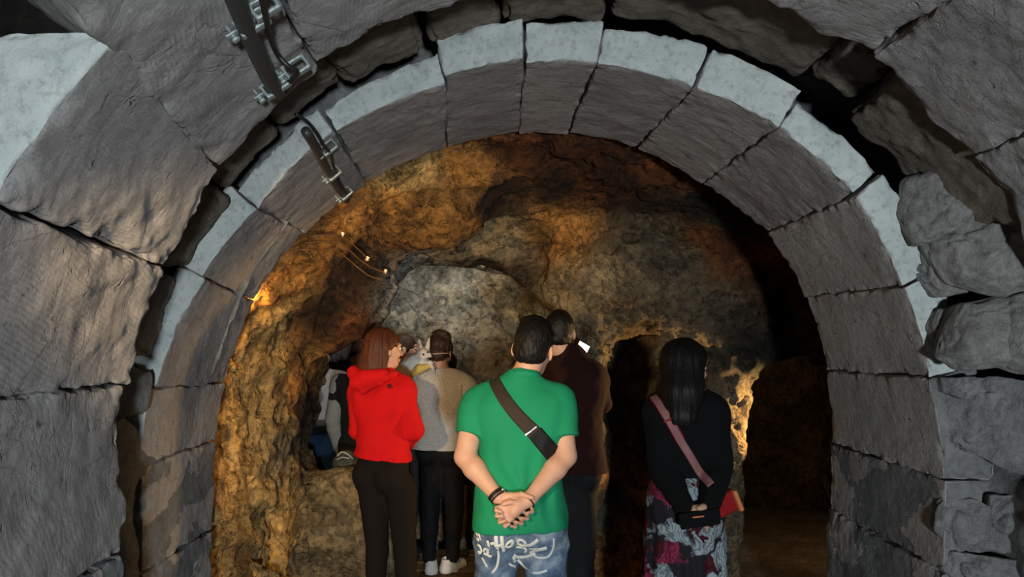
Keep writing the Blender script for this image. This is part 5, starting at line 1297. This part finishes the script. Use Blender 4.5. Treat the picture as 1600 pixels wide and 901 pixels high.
def clamp(fn, px, py, dx, dy, s, label):
    c = fn(px, py, .05); t = fn(px + dx, py + dy, .05) - c; t /= np.linalg.norm(t)
    n = np.array([-(c[0] - AC[0]), 0, -(c[2] - AC[1])]); n /= np.linalg.norm(n); u = np.cross(t, n)
    rt = thing('metal_clamp', label, 'clamp', tuple(c), group=None)
    R_ = Matrix([list(u), list(t), list(n)]).transposed().to_euler()
    F = Field(c - 0.11, c + 0.11, 0.0035)
    F.box(c + n * 0.012, (0.034 * s, 0.011, 0.005), tuple(R_), 0.002); F.box(c - n * 0.022, (0.036 * s, 0.010, 0.004), tuple(R_), 0.002)
    F.box(c + u * 0.03 * s - n * 0.005, (0.004, 0.011, 0.020), tuple(R_), 0.002); F.box(c - u * 0.03 * s - n * 0.005, (0.004, 0.011, 0.020), tuple(R_), 0.002)
    fin(F, 'saddle', M_ZINC, rt)
    F = Field(c - 0.11, c + 0.11, 0.0035)
    F.cap(c + u * 0.046 * s - n * 0.03, c + u * 0.046 * s + n * 0.014, 0.0045, 0.0045, 0); F.cap(c + u * 0.046 * s + n * 0.004, c + u * 0.046 * s + n * 0.013, 0.010, 0.010, 0)
    F.box(c + u * 0.046 * s - n * 0.004, (0.016, 0.012, 0.003), tuple(R_), 0.001); fin(F, 'bolt', M_ZINC, rt)
    return rt
clamp(A_, 396, 38, 20, 50, 1.1, 'galvanised clamp on the outer arch, topmost at the picture edge')
clamp(A_, 415, 14, 20, 50, 0.9, 'galvanised clamp holding the thin cable, at the very top')
clamp(A_, 432, 136, 20, 50, 1.1, 'galvanised clamp at the lower end of the outer conduit')
clamp(A_, 464, 108, 20, 45, 1.0, 'pale metal clamp with cable loop, beside the lower edge of the outer arch')
clamp(B_, 515, 232, 16, 30, 0.9, 'small metal clamp highest on the inner arch')
clamp(B_, 522, 272, 16, 30, 0.9, 'small metal clamp halfway down the inner arch')
clamp(B_, 541, 303, 16, 28, 0.9, 'small shiny metal clamp at the edge of the cave mouth')
# wire bracket fixed to the cave ceiling behind the inner arch
M_RUST = plain('rusty_wire', (0.16, 0.075, 0.03), 0.6, 0.5)
wb = thing('wire_bracket', 'rusty wire bracket hanging from the orange cave ceiling at upper left', 'bracket', P(535, 372, 3.75))
for pts in (((470, 367), (534, 367), (566, 395)), ((471, 380), (500, 377), (530, 376), (560, 404)), ((466, 389), (495, 391), (524, 388), (552, 412)), ((534, 366), (528, 380), (524, 392)), ((566, 395), (574, 404)), ((552, 412), (575, 430), (598, 438)), ((560, 404), (580, 418), (602, 426))):
    ftube('wire', [q(x, y, 3.72 + (x - 470) * 0.0022) for x, y in pts], 0.0042, M_RUST, wb, 6)
for x, y in ((535, 366), (574, 404), (602, 424)):
    c = q(x, y, 3.72 + (x - 470) * 0.0022); F = Field(c - .03, c + .03, 0.003); F.box(c, (0.010, 0.006, 0.014), (0.3, 0.4, 0.2), 0.002); fin(F, 'clip', plain('brass_clip', (0.8, 0.5, 0.28), 0.35, 0.8), wb)
# boards laid on the cave floor
M_WOOD = rough_rock('worn_floor_board', (0.10, 0.065, 0.035), (0.27, 0.18, 0.10), 1.0)
random.seed(4)
for i in range(7):
    y0 = 4.98 + i * 0.19
    F = Field((-0.98, y0 - 0.1, -0.01), (0.02, y0 + 0.1, 0.06), 0.008)
    F.box((-0.47 + random.uniform(-.03, .03), y0, 0.016), (0.46, 0.078, 0.016), (0, 0, random.uniform(-.02, .02)), 0.006)
    o = F.mesh('floor_board', M_WOOD, None)
    tag(o, 'worn wooden board laid flat on the cave floor around the white sneakers', 'board', 'boards on the cave floor')
